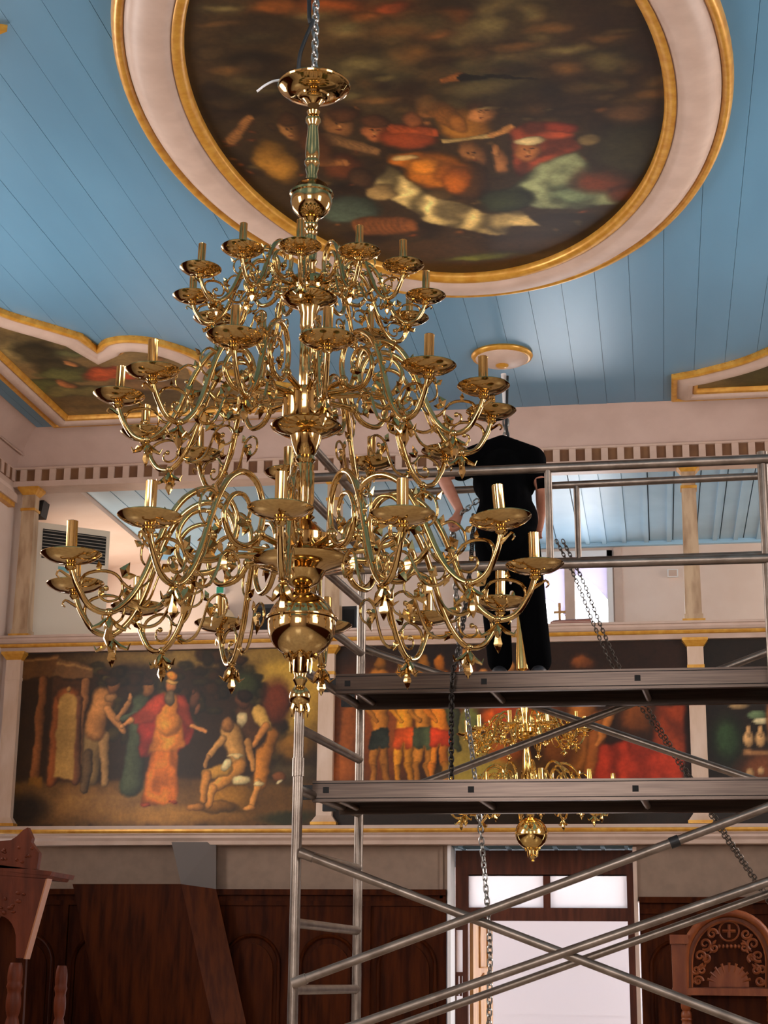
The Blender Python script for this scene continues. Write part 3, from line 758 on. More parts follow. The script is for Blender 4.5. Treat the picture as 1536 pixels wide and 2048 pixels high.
# ------------------------------------------------------------------ ceiling medallions
EC = (X0, 10.98)
med = empty('ceiling_medallion', (EC[0], EC[1], ZC))
def ell_path(ax_, by_, n=120):
    return [(EC[0] + ax_ * math.cos(2 * PI * i / n), EC[1] + by_ * math.sin(2 * PI * i / n)) for i in range(n)]
def ring(name, ax_, by_, prof, material, parent, smooth=50):
    return MB().sweep_xy(ell_path(ax_, by_), [(o, ZC + z) for (o, z) in prof]).build(name, material, parent, smooth=smooth)
AX, BY = 1.70, 2.93
ring('frame', AX, BY, [(.0, .0), (.0, -.06), (.06, -.075), (.075, -.10), (.12, -.115), (.2, -.12), (.27, -.105), (.32, -.08), (.335, -.055), (.36, -.05), (.38, -.0)], M_TRIM, med)
ring('outer_gold_bead', AX, BY, [(.365, 0), (.368, -.045), (.385, -.062), (.41, -.066), (.432, -.055), (.445, -.03), (.45, 0)], M_GOLD, med)
ring('inner_gold_bead', AX, BY, [(-.03, -.005), (-.035, -.05), (-.02, -.07), (.0, -.078), (.035, -.085), (.05, -.078), (.05, -.03), (0, 0)], M_GOLD, med)
cv = Canvas(EC[0] - AX - .02, EC[0] + AX + .02, EC[1] - BY - .02, EC[1] + BY + .02, .0165, (50, 38, 23)); cv.sv = 1; cv.warp(.09, 2.6); cv.tint = (1.12, 1.04, .86)
ZP = ZC - .012; S = 1.449
def c1(x, y):
    p = atZ(x / S + 340, y / S, ZP); return (p.x, p.y)
k1 = .0034 / S * 1.0
class Foreshort: pass
def E1(x, y, rx, ry, col, rot=0, soft=.3, vol=.22):
    # rx, ry are apparent sizes; depth on the ceiling is stretched about two-fold
    c = c1(x, y); a = c1(x + rx, y); b = c1(x, y + ry)
    cv.ell(c, abs(a[0] - c[0]) + 1e-3, max(abs(b[1] - c[1]), 1e-3), col, 0, soft=soft, vol=vol)
def C1(x, y, X, Y, r, R, col, soft=.3, vol=.25):
    n = max(2, int(math.hypot(X - x, Y - y) / max(4, r * .5)))
    for i in range(n + 1):
        t = i / n; rr = r + (R - r) * t
        E1(x + (X - x) * t, y + (Y - y) * t, rr, rr, col, soft=soft, vol=vol * .5)
G1 = lambda pts, col, **k: cv.poly([c1(*p) for p in pts], col, **k)
E1(780, 150, 330, 150, (88, 80, 54), soft=1.0, vol=0); E1(620, 60, 260, 80, (104, 66, 34), soft=1.0); E1(980, 80, 120, 90, (110, 96, 62), soft=1.0, vol=0); E1(200, 120, 200, 120, (60, 46, 26), soft=1.0, vol=0)
E1(1280, 180, 220, 160, (40, 28, 19), soft=1.0, vol=0); E1(850, 740, 700, 60, (60, 42, 22), soft=1.0, vol=0)
for (xx, yy, rx, ry, c) in ((450, 20, 120, 30, (138, 72, 30)), (560, 50, 60, 20, (150, 84, 36)), (680, 90, 110, 30, (124, 70, 34)), (760, 100, 60, 14, (146, 92, 50)), (300, 20, 90, 24, (110, 64, 26)), (820, 40, 60, 30, (96, 60, 30)), (1060, 40, 60, 30, (104, 74, 40)), (640, 20, 50, 18, (126, 60, 28))): E1(xx, yy, rx, ry, c, soft=.7)
for k in range(60): E1(rng.uniform(60, 1450), rng.uniform(150, 700), rng.uniform(30, 90), rng.uniform(14, 40), [(44, 32, 20), (58, 42, 24), (70, 54, 30), (36, 26, 18)][k % 4], soft=.9)
C1(780, 242, 840, 228, 9, 9, (120, 74, 36)); C1(840, 232, 960, 224, 9, 8, (30, 28, 20)); C1(960, 224, 1066, 230, 8, 3, (34, 32, 24))
for k in range(80):   # small lights and half-tones over the crowd
    xx, yy = rng.uniform(150, 1320), rng.uniform(310, 690)
    E1(xx, yy, rng.uniform(5, 22), rng.uniform(3, 10), [(110, 72, 38), (90, 50, 26), (48, 34, 22), (84, 66, 40), (64, 54, 36), (104, 56, 28)][k % 6], soft=1.5, vol=.1)
# figures at the left
E1(350, 372, 34, 34, (132, 94, 56)); E1(345, 346, 36, 18, (58, 38, 22)); E1(310, 470, 58, 62, (136, 98, 40)); C1(180, 408, 238, 344, 14, 10, (128, 88, 52)); E1(490, 356, 44, 38, (120, 82, 48)); E1(500, 330, 44, 22, (70, 44, 26)); E1(592, 378, 38, 32, (138, 84, 50)); E1(590, 350, 40, 18, (74, 46, 28)); C1(460, 400, 600, 440, 20, 14, (120, 88, 56)); E1(500, 480, 60, 40, (80, 44, 24)); C1(430, 470, 510, 470, 16, 12, (140, 92, 52)); E1(180, 520, 50, 60, (74, 40, 24), soft=.7); E1(420, 420, 50, 60, (72, 44, 24), soft=.7)
E1(690, 392, 84, 40, (120, 54, 26)); C1(640, 370, 770, 380, 16, 14, (150, 70, 32)); E1(700, 340, 34, 22, (116, 70, 40)); E1(750, 310, 40, 30, (124, 82, 40))
# raised sword arm and turbaned man
E1(860, 360, 76, 50, (136, 92, 32)); C1(750, 300, 840, 350, 26, 30, (130, 84, 34)); E1(915, 328, 40, 30, (166, 112, 66)); E1(912, 298, 52, 15, (66, 40, 24)); E1(930, 314, 36, 6, (170, 150, 110)); C1(790, 408, 930, 398, 7, 7, (164, 142, 98)); C1(930, 396, 1000, 372, 9, 9, (176, 126, 74))
E1(875, 446, 38, 36, (128, 88, 52)); E1(860, 520, 60, 60, (66, 44, 24)); E1(955, 470, 26, 34, (148, 100, 58)); E1(940, 440, 12, 18, (150, 104, 62))
# red and teal robed figure
G1([(985, 385), (1060, 355), (1140, 362), (1185, 430), (1110, 470), (1060, 500), (1000, 510)], (120, 54, 32), folds=.2); E1(1036, 436, 38, 30, (162, 104, 60)); E1(1040, 412, 48, 9, (200, 184, 146))
G1([(1010, 520), (1080, 470), (1180, 438), (1240, 500), (1310, 590), (1200, 600), (1050, 605), (960, 560)], (98, 108, 88), folds=.22); E1(1170, 560, 70, 26, (98, 116, 96), soft=.8); E1(980, 580, 80, 34, (44, 52, 36)); E1(1260, 520, 90, 36, (96, 48, 26), soft=.7); E1(1320, 560, 50, 26, (84, 44, 26), soft=.7); E1(1350, 430, 140, 80, (44, 42, 30), soft=.6); E1(1206, 406, 32, 18, (104, 90, 62)); E1(1130, 370, 44, 18, (120, 46, 26)); E1(1340, 330, 80, 30, (72, 52, 34), soft=.8)
# orange figure and white cloth
E1(700, 462, 66, 24, (176, 102, 30)); E1(770, 494, 92, 50, (168, 100, 26)); E1(740, 480, 50, 22, (188, 118, 36), soft=.7); E1(800, 500, 34, 30, (140, 80, 22), soft=.7); E1(830, 520, 40, 40, (160, 88, 24)); E1(680, 456, 34, 9, (190, 160, 110))
G1([(585, 545), (640, 480), (690, 520), (760, 560), (850, 590), (930, 618), (1020, 612), (1066, 655), (985, 652), (968, 680), (850, 664), (740, 640), (690, 600)], (164, 146, 104), soft=1, folds=.24)
E1(520, 606, 100, 40, (66, 80, 74)); C1(560, 660, 700, 650, 30, 22, (122, 74, 40)); E1(620, 560, 50, 20, (150, 126, 86)); E1(560, 520, 40, 30, (58, 40, 26)); E1(900, 744, 120, 9, (92, 96, 46), soft=.8); E1(1100, 700, 200, 26, (52, 36, 20), soft=.9)
for k in range(60):    # smoky clouds
    xx, yy = rng.uniform(100, 1400), rng.uniform(0, 300)
    E1(xx, yy, rng.uniform(30, 110), rng.uniform(10, 34), [(98, 88, 58), (64, 50, 30), (94, 68, 38), (46, 36, 24), (86, 78, 52)][k % 5], soft=1.6, vol=.1)
for (xx, yy) in ((350, 372), (490, 356), (592, 378), (915, 328), (875, 446), (1036, 436)):   # features
    E1(xx - 8, yy - 4, 5, 2.5, (50, 30, 18)); E1(xx + 10, yy - 4, 5, 2.5, (50, 30, 18)); E1(xx + 2, yy + 6, 4, 6, (176, 124, 76), soft=.8); E1(xx + 2, yy + 16, 8, 2.2, (96, 46, 30))
C1(785, 240, 835, 228, 8, 8, (134, 84, 42)); C1(835, 230, 960, 222, 7, 6, (22, 20, 15)); C1(960, 222, 1066, 229, 6, 2, (24, 22, 16))
def in_ell(a, b): return ((a - EC[0]) / (AX + .01)) ** 2 + ((b - EC[1]) / (BY + .01)) ** 2 < 1
cv.mesh('canvas', lambda a, b: Vector((a, b, ZP)), M_PAINT2, med, in_ell)
tag(med, 'large oval ceiling painting in a white and gold frame', 'ceiling painting')

def poly_inside(P):
    P = np.array(P)
    def f(a, b):
        m = np.zeros(a.shape, bool); n = len(P)
        for i in range(n):
            (x1, y1), (x2, y2) = P[i], P[(i + 1) % n]
            m ^= ((y1 > b) != (y2 > b)) & (a < (x2 - x1) * (b - y1) / (y2 - y1 + 1e-12) + x1)
        return m
    return f
def smooth_xy(P, sub=6): return [(p.x, p.y) for p in catmull([Vector((a, b, 0)) for a, b in P], sub)]
lobe = smooth_xy([(-4.40, 16.10), (-4.36, 15.85), (-4.46, 15.45), (-4.72, 15.1), (-5.0, 14.97), (-5.24, 15.03), (-5.38, 15.2)])
spand = [(-6.66, 17.5), (-3.2, 17.5), (-3.2, 16.78)] + smooth_xy([(-3.45, 16.68), (-3.85, 16.42), (-4.12, 16.14), (-4.25, 15.95)], 4) + lobe + smooth_xy([(-5.42, 14.86), (-5.62, 14.6), (-5.95, 14.17), (-6.15, 13.6), (-6.22, 12.95)], 4) + [(-6.66, 12.95)]
def corner_medallion(mirror, lab):
    P = [((2 * X0 - a) if mirror else a, b) for a, b in spand]
    e = empty('corner_medallion', (P[0][0], P[0][1], ZC))
    def sw(name, prof, material): MB().sweep_xy(P, [(-o, ZC + z) for (o, z) in prof]).build(name, material, e, smooth=45)
    sw('outer_gold_bead', [(0, 0), (.0, -.05), (.02, -.066), (.05, -.062), (.065, -.04), (.065, 0)], M_GOLD)
    sw('frame', [(.06, 0), (.06, -.045), (.08, -.05), (.11, -.08), (.15, -.1), (.19, -.1), (.215, -.08), (.225, -.03), (.225, 0)], M_TRIM)
    sw('inner_gold_bead', [(.22, 0), (.22, -.05), (.235, -.065), (.26, -.055), (.275, -.02), (.275, 0)], M_GOLD)
    xs = [p[0] for p in P]; ys = [p[1] for p in P]
    global cv
    cv = Canvas(min(xs), max(xs), min(ys), max(ys), .022, (122, 106, 80)); cv.sv = 1; cv.warp(.2, 2.5)
    global c1
    def c1(x, y):
        p = atZ(x, y, ZP); return (p.x, p.y)
    if not mirror:
        E1(200, 760, 260, 60, (118, 100, 74), soft=1, vol=0); E1(60, 700, 70, 26, (150, 138, 104), soft=.9); E1(75, 705, 46, 22, (54, 50, 36), soft=.5); E1(110, 735, 40, 18, (60, 56, 40), soft=.5)
        E1(130, 750, 60, 14, (100, 104, 68)); E1(90, 772, 70, 12, (84, 90, 58)); E1(160, 780, 70, 12, (112, 108, 74)); E1(128, 728, 12, 8, (170, 120, 84)); E1(230, 745, 66, 13, (170, 76, 48)); E1(200, 742, 30, 10, (180, 84, 52)); E1(290, 730, 22, 8, (176, 132, 92)); E1(310, 715, 14, 9, (150, 110, 76)); E1(300, 770, 90, 14, (112, 88, 66), soft=.7); E1(230, 800, 160, 16, (96, 80, 54), soft=.9); E1(130, 768, 20, 8, (168, 112, 78)); E1(150, 706, 40, 10, (86, 90, 66), soft=.7)
    else:
        E1(1540, 745, 90, 30, (66, 62, 38), soft=.8)
    cv.mesh('canvas', lambda a, b: Vector((a, b, ZP)), M_PAINT2, e, poly_inside(P))
    return tag(e, lab, 'ceiling painting', 'corner paintings on the ceiling')
corner_medallion(False, 'curvy corner ceiling painting of an angel in red, framed white and gold')
corner_medallion(True, 'corner ceiling painting by the guard rail, only its pointed frame end showing')
sm = empty('side_medallion', (-5.25, 9.0, ZC))
pe = smooth_xy([(-4.09, 9.44), (-4.6, 9.66), (-5.25, 9.95), (-5.9, 9.66), (-6.4, 9.44), (-5.9, 9.22), (-5.25, 8.93), (-4.6, 9.22), (-4.09, 9.44)], 6)[:-1]
MB().sweep_xy(pe, [(0, ZC), (.0, ZC - .05), (-.03, ZC - .066), (-.06, ZC - .05), (-.07, ZC)]).build('outer_gold_bead', M_GOLD, sm, smooth=45)
MB().sweep_xy(pe, [(-.06, ZC), (-.08, ZC - .06), (-.15, ZC - .1), (-.22, ZC - .08), (-.23, ZC)]).build('frame', M_TRIM, sm, smooth=45)
tag(sm, 'gold edged ceiling frame just entering at the upper corner', 'ceiling painting')
# rose of the far chandelier
rc = atZ(1004, 716, ZC - .04)
rs = empty('ceiling_rose', (rc.x, rc.y, ZC))
MB().lathe([(.30, 0), (.31, -.02), (.30, -.04), (.28, -.05), (.26, -.05)], 40, (rc.x, rc.y, ZC)).build('gold_rim', M_GOLD, rs, smooth=50)
MB().lathe([(.265, -.01), (.265, -.055), (.24, -.075), (.19, -.095), (.12, -.11), (.06, -.118)], 40, (rc.x, rc.y, ZC)).build('rose_dish', M_TRIM, rs, smooth=50)
MB().lathe([(.062, -.11), (.066, -.125), (.05, -.14), (.022, -.145)], 24, (rc.x, rc.y, ZC)).build('gold_boss', M_GOLD, rs, smooth=50)
tag(rs, 'round white ceiling rose with gold rim above the man', 'ceiling rose')

# ================================================================== CHANDELIERS
MAIN = [(.32, .14), (.305, .185), (.34, .225), (.40, .21), (.44, .15), (.43, .10), (.385, .055), (.305, .06), (.25, .12), (.237, .21), (.275, .285), (.345, .305),
        (.42, .265), (.475, .185), (.515, .09), (.555, -.02), (.605, -.105), (.665, -.15), (.73, -.135), (.775, -.07), (.795, -.02), (.80, .005)]
SCR_A = [(.745, -.115), (.766, -.07), (.752, -.03), (.70, -.012), (.65, -.02), (.625, -.055), (.635, -.098), (.672, -.114), (.70, -.098), (.698, -.072), (.68, -.07)]
SCR_W = [(.628, -.045), (.60, -.065), (.565, -.06), (.535, -.03), (.515, .02), (.50, .06)]
SCR_B = [(.60, -.105), (.55, -.13), (.50, -.115), (.465, -.06), (.44, .0), (.395, .02), (.355, -.005), (.355, -.05), (.39, -.068), (.415, -.045), (.405, -.022)]
SCR_C = [(.475, .185), (.52, .20), (.56, .165), (.565, .11), (.535, .08), (.51, .10), (.52, .125)]
def xz(P, s, sub=5): return catmull([Vector((r * s, 0, z * s)) for r, z in P], sub)
def make_arm(s, big, material, proto_parent, sub=4, nseg=8):
    """one S-curved branch, origin on the stem axis at cup height; children: scroll, leaf, drip_pan, candle_sleeve"""
    t = .0128 * (s ** .45); q = .0078 * (s ** .5)
    m = MB(); pm = xz(MAIN, s, sub); n = len(pm)
    m.tube(pm, [t * (.55 + .45 * min(1, i / n * 4)) * (1 if i < n * .8 else 1 - .1 * (i / n - .8) / .2) for i in range(n)], nseg)
    m.tube([(.06 * s + .04, 0, .10 * s), (.255 * s, 0, .11 * s)], t * 1.1, nseg)
    m.ball((.25 * s, 0, .11 * s), t * 1.9, n=8, m=6); m.ball((.32 * s, 0, .14 * s), t * 1.4, n=8, m=6)
    m.lathe([(t * 1.0, -.02 * s), (t * 1.9, -.008 * s), (t * 1.5, 0), (t * 2.0, .006)], 10, (.80 * s, 0, 0))
    m.ball((.667 * s, 0, -.15 * s), t * 1.6, t * 1.6, t * 1.3, n=8, m=6)
    arm = m.build('arm', material, None, smooth=60, origin=(0, 0, 0)); arm.parent = proto_parent
    sc = MB()
    for P, r in ((SCR_A, q), (SCR_W, q * .9), (SCR_B, q), (SCR_C, q * .85)):
        pp = xz(P, s, sub - 1); k = len(pp)
        sc.tube(pp, [r * (1 - .45 * i / k) for i in range(k)], nseg - 2); sc.ball(pp[-1], r * 1.5, n=6, m=5)
    # hooked tip on the outside of the bend
    pp = xz([(.785, -.05), (.81, -.035), (.835, -.02), (.845, -.035), (.835, -.045)], s, 2); sc.tube(pp, [q * (1 - .7 * i / len(pp)) for i in range(len(pp))], 5)
    so = sc.build('scroll', material, None, smooth=60, origin=(0, 0, 0)); so.parent = arm
    lf = MB()
    def leaf(p, d, L, w):
        p = Vector((p[0] * s, 0, p[1] * s)); d = Vector((d[0], 0, d[1])).normalized() * L * s; nrm = Vector((0, w * s * .55, 0)); sd = Vector((-d.z, 0, d.x)).normalized() * w * s
        a = p; b = p + d * .45 + sd; c_ = p + d * .45 - sd; tip = p + d + sd * .5; mid = p + d * .4
        lf.add([a, b, mid + nrm, c_, mid - nrm, tip], [(0, 1, 2), (0, 2, 3), (0, 4, 1), (0, 3, 4), (1, 5, 2), (2, 5, 3), (1, 4, 5), (4, 3, 5)])
    for (p, d, L, w) in (((.628, -.03), (-.3, 1), .06, .018), ((.628, -.03), (-1, .4), .05, .015), ((.50, .06), (-.8, .6), .06, .02), ((.50, .06), (.7, .8), .05, .016), ((.44, -.0), (-.4, -1), .07, .022), ((.44, 0), (.6, .9), .05, .018),
                          ((.32, .14), (.2, -1), .06, .022), ((.32, .14), (1, -.6), .06, .02), ((.40, -.04), (.3, -1), .06, .02), ((.56, .16), (1, .5), .04, .013), ((.70, -.012), (.4, 1), .035, .011), ((.595, -.10), (-.9, -.9), .05, .016), ((.475, .185), (.6, 1), .045, .014)):
        leaf(p, d, L, w)
    lo = lf.build('leaf_ornament', material, None, smooth=35, origin=(0, 0, 0)); lo.parent = arm; lo['kind'] = 'stuff'
    lf = MB()
    # pendant of leaves under the collar
    for dy in (-1, 0, 1):
        a = Vector((.667 * s, 0, -.155 * s)); e = a + Vector((0, dy * .032 * s, -.06 * s)); f_ = a + Vector((0, dy * .052 * s, -.045 * s))
        lf.tube([a, a.lerp(e, .5) + Vector((0, 0, -.008)), e, f_] if dy else [a, a + Vector((0, 0, -.05 * s)), a + Vector((0, 0, -.082 * s)), a + Vector((0, 0, -.112 * s))], [.006, .014 * s + .002, .009, .002] if dy else [.008, .012, .017 * s, .002], 6)
    for dx in (-1, 1):
        a = Vector((.667 * s, 0, -.165 * s)); lf.tube([a, a + Vector((dx * .03 * s, 0, -.03 * s)), a + Vector((dx * .055 * s, 0, -.04 * s)), a + Vector((dx * .065 * s, 0, -.02 * s))], [.006, .012, .009, .002], 6)
    lo = lf.build('pendant_leaf', material, None, smooth=50, origin=(0, 0, 0)); lo.parent = arm
    R = .8 * s
    pr_ = .096 + .034 * (s - .7) / .6
    dp = MB().lathe([(.012, 0), (.03, .002), (.055, .006), (.08, .013), (.10, .024), (.112, .033), (.117, .038), (.116, .041), (.108, .037), (.09, .027), (.06, .018), (.03, .014), (.012, .014)], 32, (0, 0, 0))
    dp.v = [(x * pr_ / .115 + R, y * pr_ / .115, z * pr_ / .115 + .005) for x, y, z in dp.v]
    d_ = dp.build('drip_pan', material, None, smooth=50, origin=(0, 0, 0)); d_.parent = arm
    cs = MB().lathe([(.02, .01), (.0225, .014), (.0215, .03), (.0215, .172), (.0225, .176), (.019, .178), (.016, .176), (.015, .05)], 24, (0, 0, 0), flute=12, depth=.14)
    k = pr_ / .115
    cs.v = [(x * k + R, y * k, z * (.35 + .65 * k) + .005) for x, y, z in cs.v]
    c_ = cs.build('candle_sleeve', material, None, smooth=40, origin=(0, 0, 0)); c_.parent = arm
    return arm
def clone_arm(src, parent, loc, rot):
    a = src.copy(); COL.objects.link(a); a.parent = parent; a.location = loc; a.rotation_euler = rot
    for ch in list(src.children):
        c = ch.copy(); COL.objects.link(c); c.parent = a
def place_tier(proto, parent, zc, spots, R):
    first = True
    for (al, z) in spots:
        loc = (0, 0, zc); rot = (0, -(z - zc) / R if True else 0, math.radians(al - 90))
        loc = (0, 0, zc)
        if first:
            proto.location = loc; proto.rotation_euler = rot; first = False
        else: clone_arm(proto, parent, loc, rot)
def stem_part(e, name, prof, material, n=28, **k):
    return MB().lathe(prof, n, (0, 0, 0), **k).build(name, material, e, smooth=45, origin=(0, 0, 0))

# ---- the great chandelier
BX, BY_, BZ = -1.573, 7.4, 2.75
ch = empty('chandelier', (BX, BY_, BZ))
tag(ch, 'huge three-tier brass chandelier in front of the scaffold', 'chandelier', 'brass chandeliers')
def Z(P): return [(r, z - BZ) for r, z in P]
stem_part(ch, 'canopy_dish', Z([(.03, 5.775), (.045, 5.80), (.06, 5.812), (.075, 5.815), (.08, 5.824), (.12, 5.832), (.15, 5.848), (.168, 5.868), (.178, 5.872), (.181, 5.88), (.177, 5.886), (.155, 5.872), (.12, 5.855), (.06, 5.845), (.02, 5.842)]), M_BRASS, 40)
stem_part(ch, 'hanging_hook', Z([(.012, 5.82), (.022, 5.86), (.03, 5.88), (.014, 5.91), (.010, 5.95)]), M_BRASS, 16)
stem_part(ch, 'baluster', Z([(.02, 5.75), (.034, 5.738), (.027, 5.72), (.038, 5.70), (.038, 5.685), (.028, 5.67), (.026, 5.65), (.034, 5.56), (.036, 5.50), (.031, 5.48), (.038, 5.47), (.038, 5.455), (.03, 5.44), (.034, 5.425), (.025, 5.395), (.03, 5.38), (.028, 5.36)]), M_BRASS, 24)
stem_part(ch, 'ball', Z([(.028, 5.372), (.05, 5.358), (.078, 5.335), (.096, 5.305), (.107, 5.298), (.107, 5.286), (.1, 5.28), (.102, 5.25), (.09, 5.21), (.062, 5.18), (.032, 5.165)]), M_BRASS, 32)
stem_part(ch, 'neck', Z([(.03, 5.175), (.038, 5.16), (.028, 5.145), (.036, 5.13), (.036, 5.12), (.027, 5.105), (.034, 5.09), (.027, 5.075), (.03, 5.06), (.033, 4.98), (.03, 4.95), (.038, 4.935), (.028, 4.92), (.03, 4.86)]), M_BRASS, 24)
stem_part(ch, 'tier_ring', Z([(.03, 4.87), (.05, 4.85), (.095, 4.842), (.102, 4.835), (.102, 4.775), (.096, 4.768), (.132, 4.757), (.137, 4.746), (.13, 4.734), (.09, 4.712), (.055, 4.70), (.04, 4.66), (.042, 4.60), (.034, 4.58), (.042, 4.56), (.03, 4.54)]), M_BRASS, 36)
stem_part(ch, 'fluted_column', Z([(.032, 4.545), (.040, 4.53), (.040, 4.29), (.033, 4.27)]), M_BRASS, 48, flute=12, depth=.14)
stem_part(ch, 'tier_ring', Z([(.033, 4.28), (.042, 4.27), (.033, 4.255), (.10, 4.275), (.115, 4.265), (.115, 4.135), (.108, 4.125), (.16, 4.112), (.168, 4.10), (.16, 4.088), (.11, 4.062), (.075, 4.05), (.066, 4.01), (.05, 3.97), (.04, 3.955), (.047, 3.935), (.036, 3.92)]), M_BRASS, 40)
stem_part(ch, 'fluted_column', Z([(.034, 3.925), (.044, 3.905), (.038, 3.885), (.045, 3.87), (.045, 3.74), (.036, 3.70), (.044, 3.685), (.034, 3.67)]), M_BRASS, 48, flute=12, depth=.16)
stem_part(ch, 'tier_ring', Z([(.034, 3.675), (.05, 3.66), (.034, 3.645), (.12, 3.575), (.14, 3.565), (.14, 3.50), (.132, 3.49), (.215, 3.472), (.235, 3.455), (.222, 3.435), (.15, 3.415), (.105, 3.40), (.095, 3.38), (.07, 3.345), (.035, 3.325), (.044, 3.312), (.03, 3.30)]), M_BRASS, 44)
gl = stem_part(ch, 'globe', Z([(.03, 3.31)] + [(.156 * math.sin(t), 3.153 + .156 * math.cos(t)) for t in np.linspace(.22, PI - .3, 22)]), M_BRASS, 44)
MB().lathe(Z([(.150, 3.192), (.162, 3.190), (.164, 3.184), (.162, 3.177), (.152, 3.174)]), 44).build('globe_band', M_BRASS, gl, smooth=50, origin=(0, 0, 0))
def leaf_cup(e, z, r, n, material):
    m = MB()
    for i in range(n):
        a = 2 * PI * i / n; c, s_ = math.cos(a), math.sin(a)
        m.tube([(r * .5 * c, r * .5 * s_, z + .03), (r * .95 * c, r * .95 * s_, z + .012), (r * 1.2 * c, r * 1.2 * s_, z - .008), (r * 1.3 * c, r * 1.3 * s_, z + .006)], [.012, .018, .012, .003], 6)
        m.tube([(r * .7 * c, r * .7 * s_, z + .01), (r * .8 * c, r * .8 * s_, z - .03), (r * .78 * c, r * .78 * s_, z - .075)], [.008, .006, .003], 5)
    return m.build('leaf_cup', material, e, smooth=50, origin=(0, 0, 0))
leaf_cup(ch, 3.01 - BZ, .062, 9, M_BRASS)
stem_part(ch, 'finial', Z([(.05, 3.03), (.042, 2.98), (.032, 2.935), (.026, 2.915), (.034, 2.90), (.026, 2.885), (.02, 2.872), (.03, 2.865), (.045, 2.845), (.049, 2.825), (.044, 2.80), (.025, 2.785), (.018, 2.775), (.02, 2.76), (.0, 2.752)]), M_BRASS, 24)
pl = MB()
for i in range(5):
    a = 2 * PI * i / 5; c, s_ = math.cos(a), math.sin(a)
    pl.tube([(.03 * c, .03 * s_, 2.80 - BZ), (.04 * c, .04 * s_, 2.77 - BZ), (.036 * c, .036 * s_, 2.73 - BZ)], [.008, .009, .002], 5)
pl.build('finial_leaves', M_BRASS, ch, smooth=50, origin=(0, 0, 0))
A_low = make_arm(1.0603 / .8, True, M_BRASS, ch); A_mid = make_arm(.8747 / .8, True, M_BRASS, ch); A_up = make_arm(.5575 / .8, True, M_BRASS, ch)
place_tier(A_low, ch, 3.3515 - BZ, [(a, z - BZ) for a, z in [(6.9, 3.359), (34.0, 3.365), (64.6, 3.453), (94.0, 3.374), (127.0, 3.334), (155.0, 3.335), (185, 3.32), (215.0, 3.306), (241.8, 3.322), (273.7, 3.309), (299.4, 3.334), (335.6, 3.369)]], 1.06)
place_tier(A_mid, ch, 4.1417 - BZ, [(a, z - BZ) for a, z in [(17.4, 4.161), (48.6, 4.117), (77.7, 4.153), (102.9, 4.162), (139.0, 4.118), (169.1, 4.135), (197.9, 4.09), (230.0, 4.123), (256.0, 4.132), (286.4, 4.165), (321.6, 4.112), (351.0, 4.181)]], .8747)
place_tier(A_up, ch, 4.7317 - BZ, [(a, z - BZ) for a, z in [(7.3, 4.731), (35.3, 4.732), (62.5, 4.741), (97.4, 4.723), (128.9, 4.727), (157.9, 4.712), (187, 4.72), (216.5, 4.711), (250.0, 4.714), (278.1, 4.722), (306.3, 4.748), (338.5, 4.75)]], .5575)

# ---- the far chandelier over the door
q0 = atY(1066, 1724, 16.1)
c2 = empty('chandelier', q0)
tag(c2, 'smaller two-tier brass chandelier hanging far behind the scaffold planks', 'chandelier', 'brass chandeliers')
c2.rotation_euler = (0, -.044, 0)
g0 = .26
stem_part(c2, 'globe', [(.02, g0 + .165)] + [(.152 * math.sin(t), g0 + .152 * math.cos(t)) for t in np.linspace(.2, PI - .3, 18)], M_BRASS2, 36)
stem_part(c2, 'globe_band', [(.148, g0 + .014), (.158, g0 + .010), (.158, g0 - .004), (.148, g0 - .008)], M_BRASS2, 36)
leaf_cup(c2, g0 - .14, .06, 9, M_BRASS2)
stem_part(c2, 'finial', [(.05, g0 - .13), (.03, g0 - .17), (.02, g0 - .19), (.035, g0 - .205), (.03, g0 - .225), (.012, g0 - .24), (.02, g0 - .25), (.0, 0)], M_BRASS2, 18)
stem_part(c2, 'stem', [(.03, g0 + .15), (.05, g0 + .2), (.09, g0 + .25), (.17, g0 + .30), (.175, g0 + .32), (.11, g0 + .34), (.11, g0 + .45), (.05, g0 + .46), (.03, g0 + .5), (.055, g0 + .56), (.045, g0 + .72), (.03, g0 + .80), (.04, g0 + .82), (.03, g0 + .84), (.06, g0 + .88), (.13, g0 + .91), (.135, g0 + .93), (.1, g0 + .95), (.1, g0 + 1.02), (.03, g0 + 1.04), (.035, g0 + 1.1), (.055, g0 + 1.2), (.05, g0 + 1.3), (.035, g0 + 1.5), (.042, g0 + 1.52), (.03, g0 + 1.54), (.06, g0 + 1.56), (.055, g0 + 1.66), (.03, g0 + 1.95), (.02, g0 + 2.1), (.09, g0 + 2.16), (.1, g0 + 2.24), (.06, g0 + 2.32), (.02, g0 + 2.36), (.02, g0 + 2.6), (.14, g0 + 2.66), (.15, g0 + 2.7), (.02, g0 + 2.71)], M_BRASS2, 24)
B_lo = make_arm(.80 / .8, False, M_BRASS2, c2, 3, 6); B_up = make_arm(.56 / .8, False, M_BRASS2, c2, 3, 6)
place_tier(B_lo, c2, 3.27 - q0.z, [(12 + 36 * k, 3.27 - q0.z) for k in range(10)], .8)
place_tier(B_up, c2, 3.86 - q0.z, [(26 + 36 * k, 3.86 - q0.z) for k in range(10)], .56)
# pipe, chain and cable from the rose
pt, pb = atY(1007, 748, 16.1), atY(1011, 812, 16.1)
tag(MB().tube([pt, pb], .028, 10).build('hanger_pipe', M_WHITE, smooth=60), 'white pipe hanging from the ceiling rose', 'pipe')
tag(MB().tube([atY(1015, 752, 16.06), atY(1014, 800, 16.06), atY(1012, 850, 16.06), atY(1018, 885, 16.06), atY(1026, 1100, 16.06)], .014, 6).build('lamp_cable', M_BLACKP, smooth=60), 'black cable beside the white pipe under the ceiling rose', 'cable')

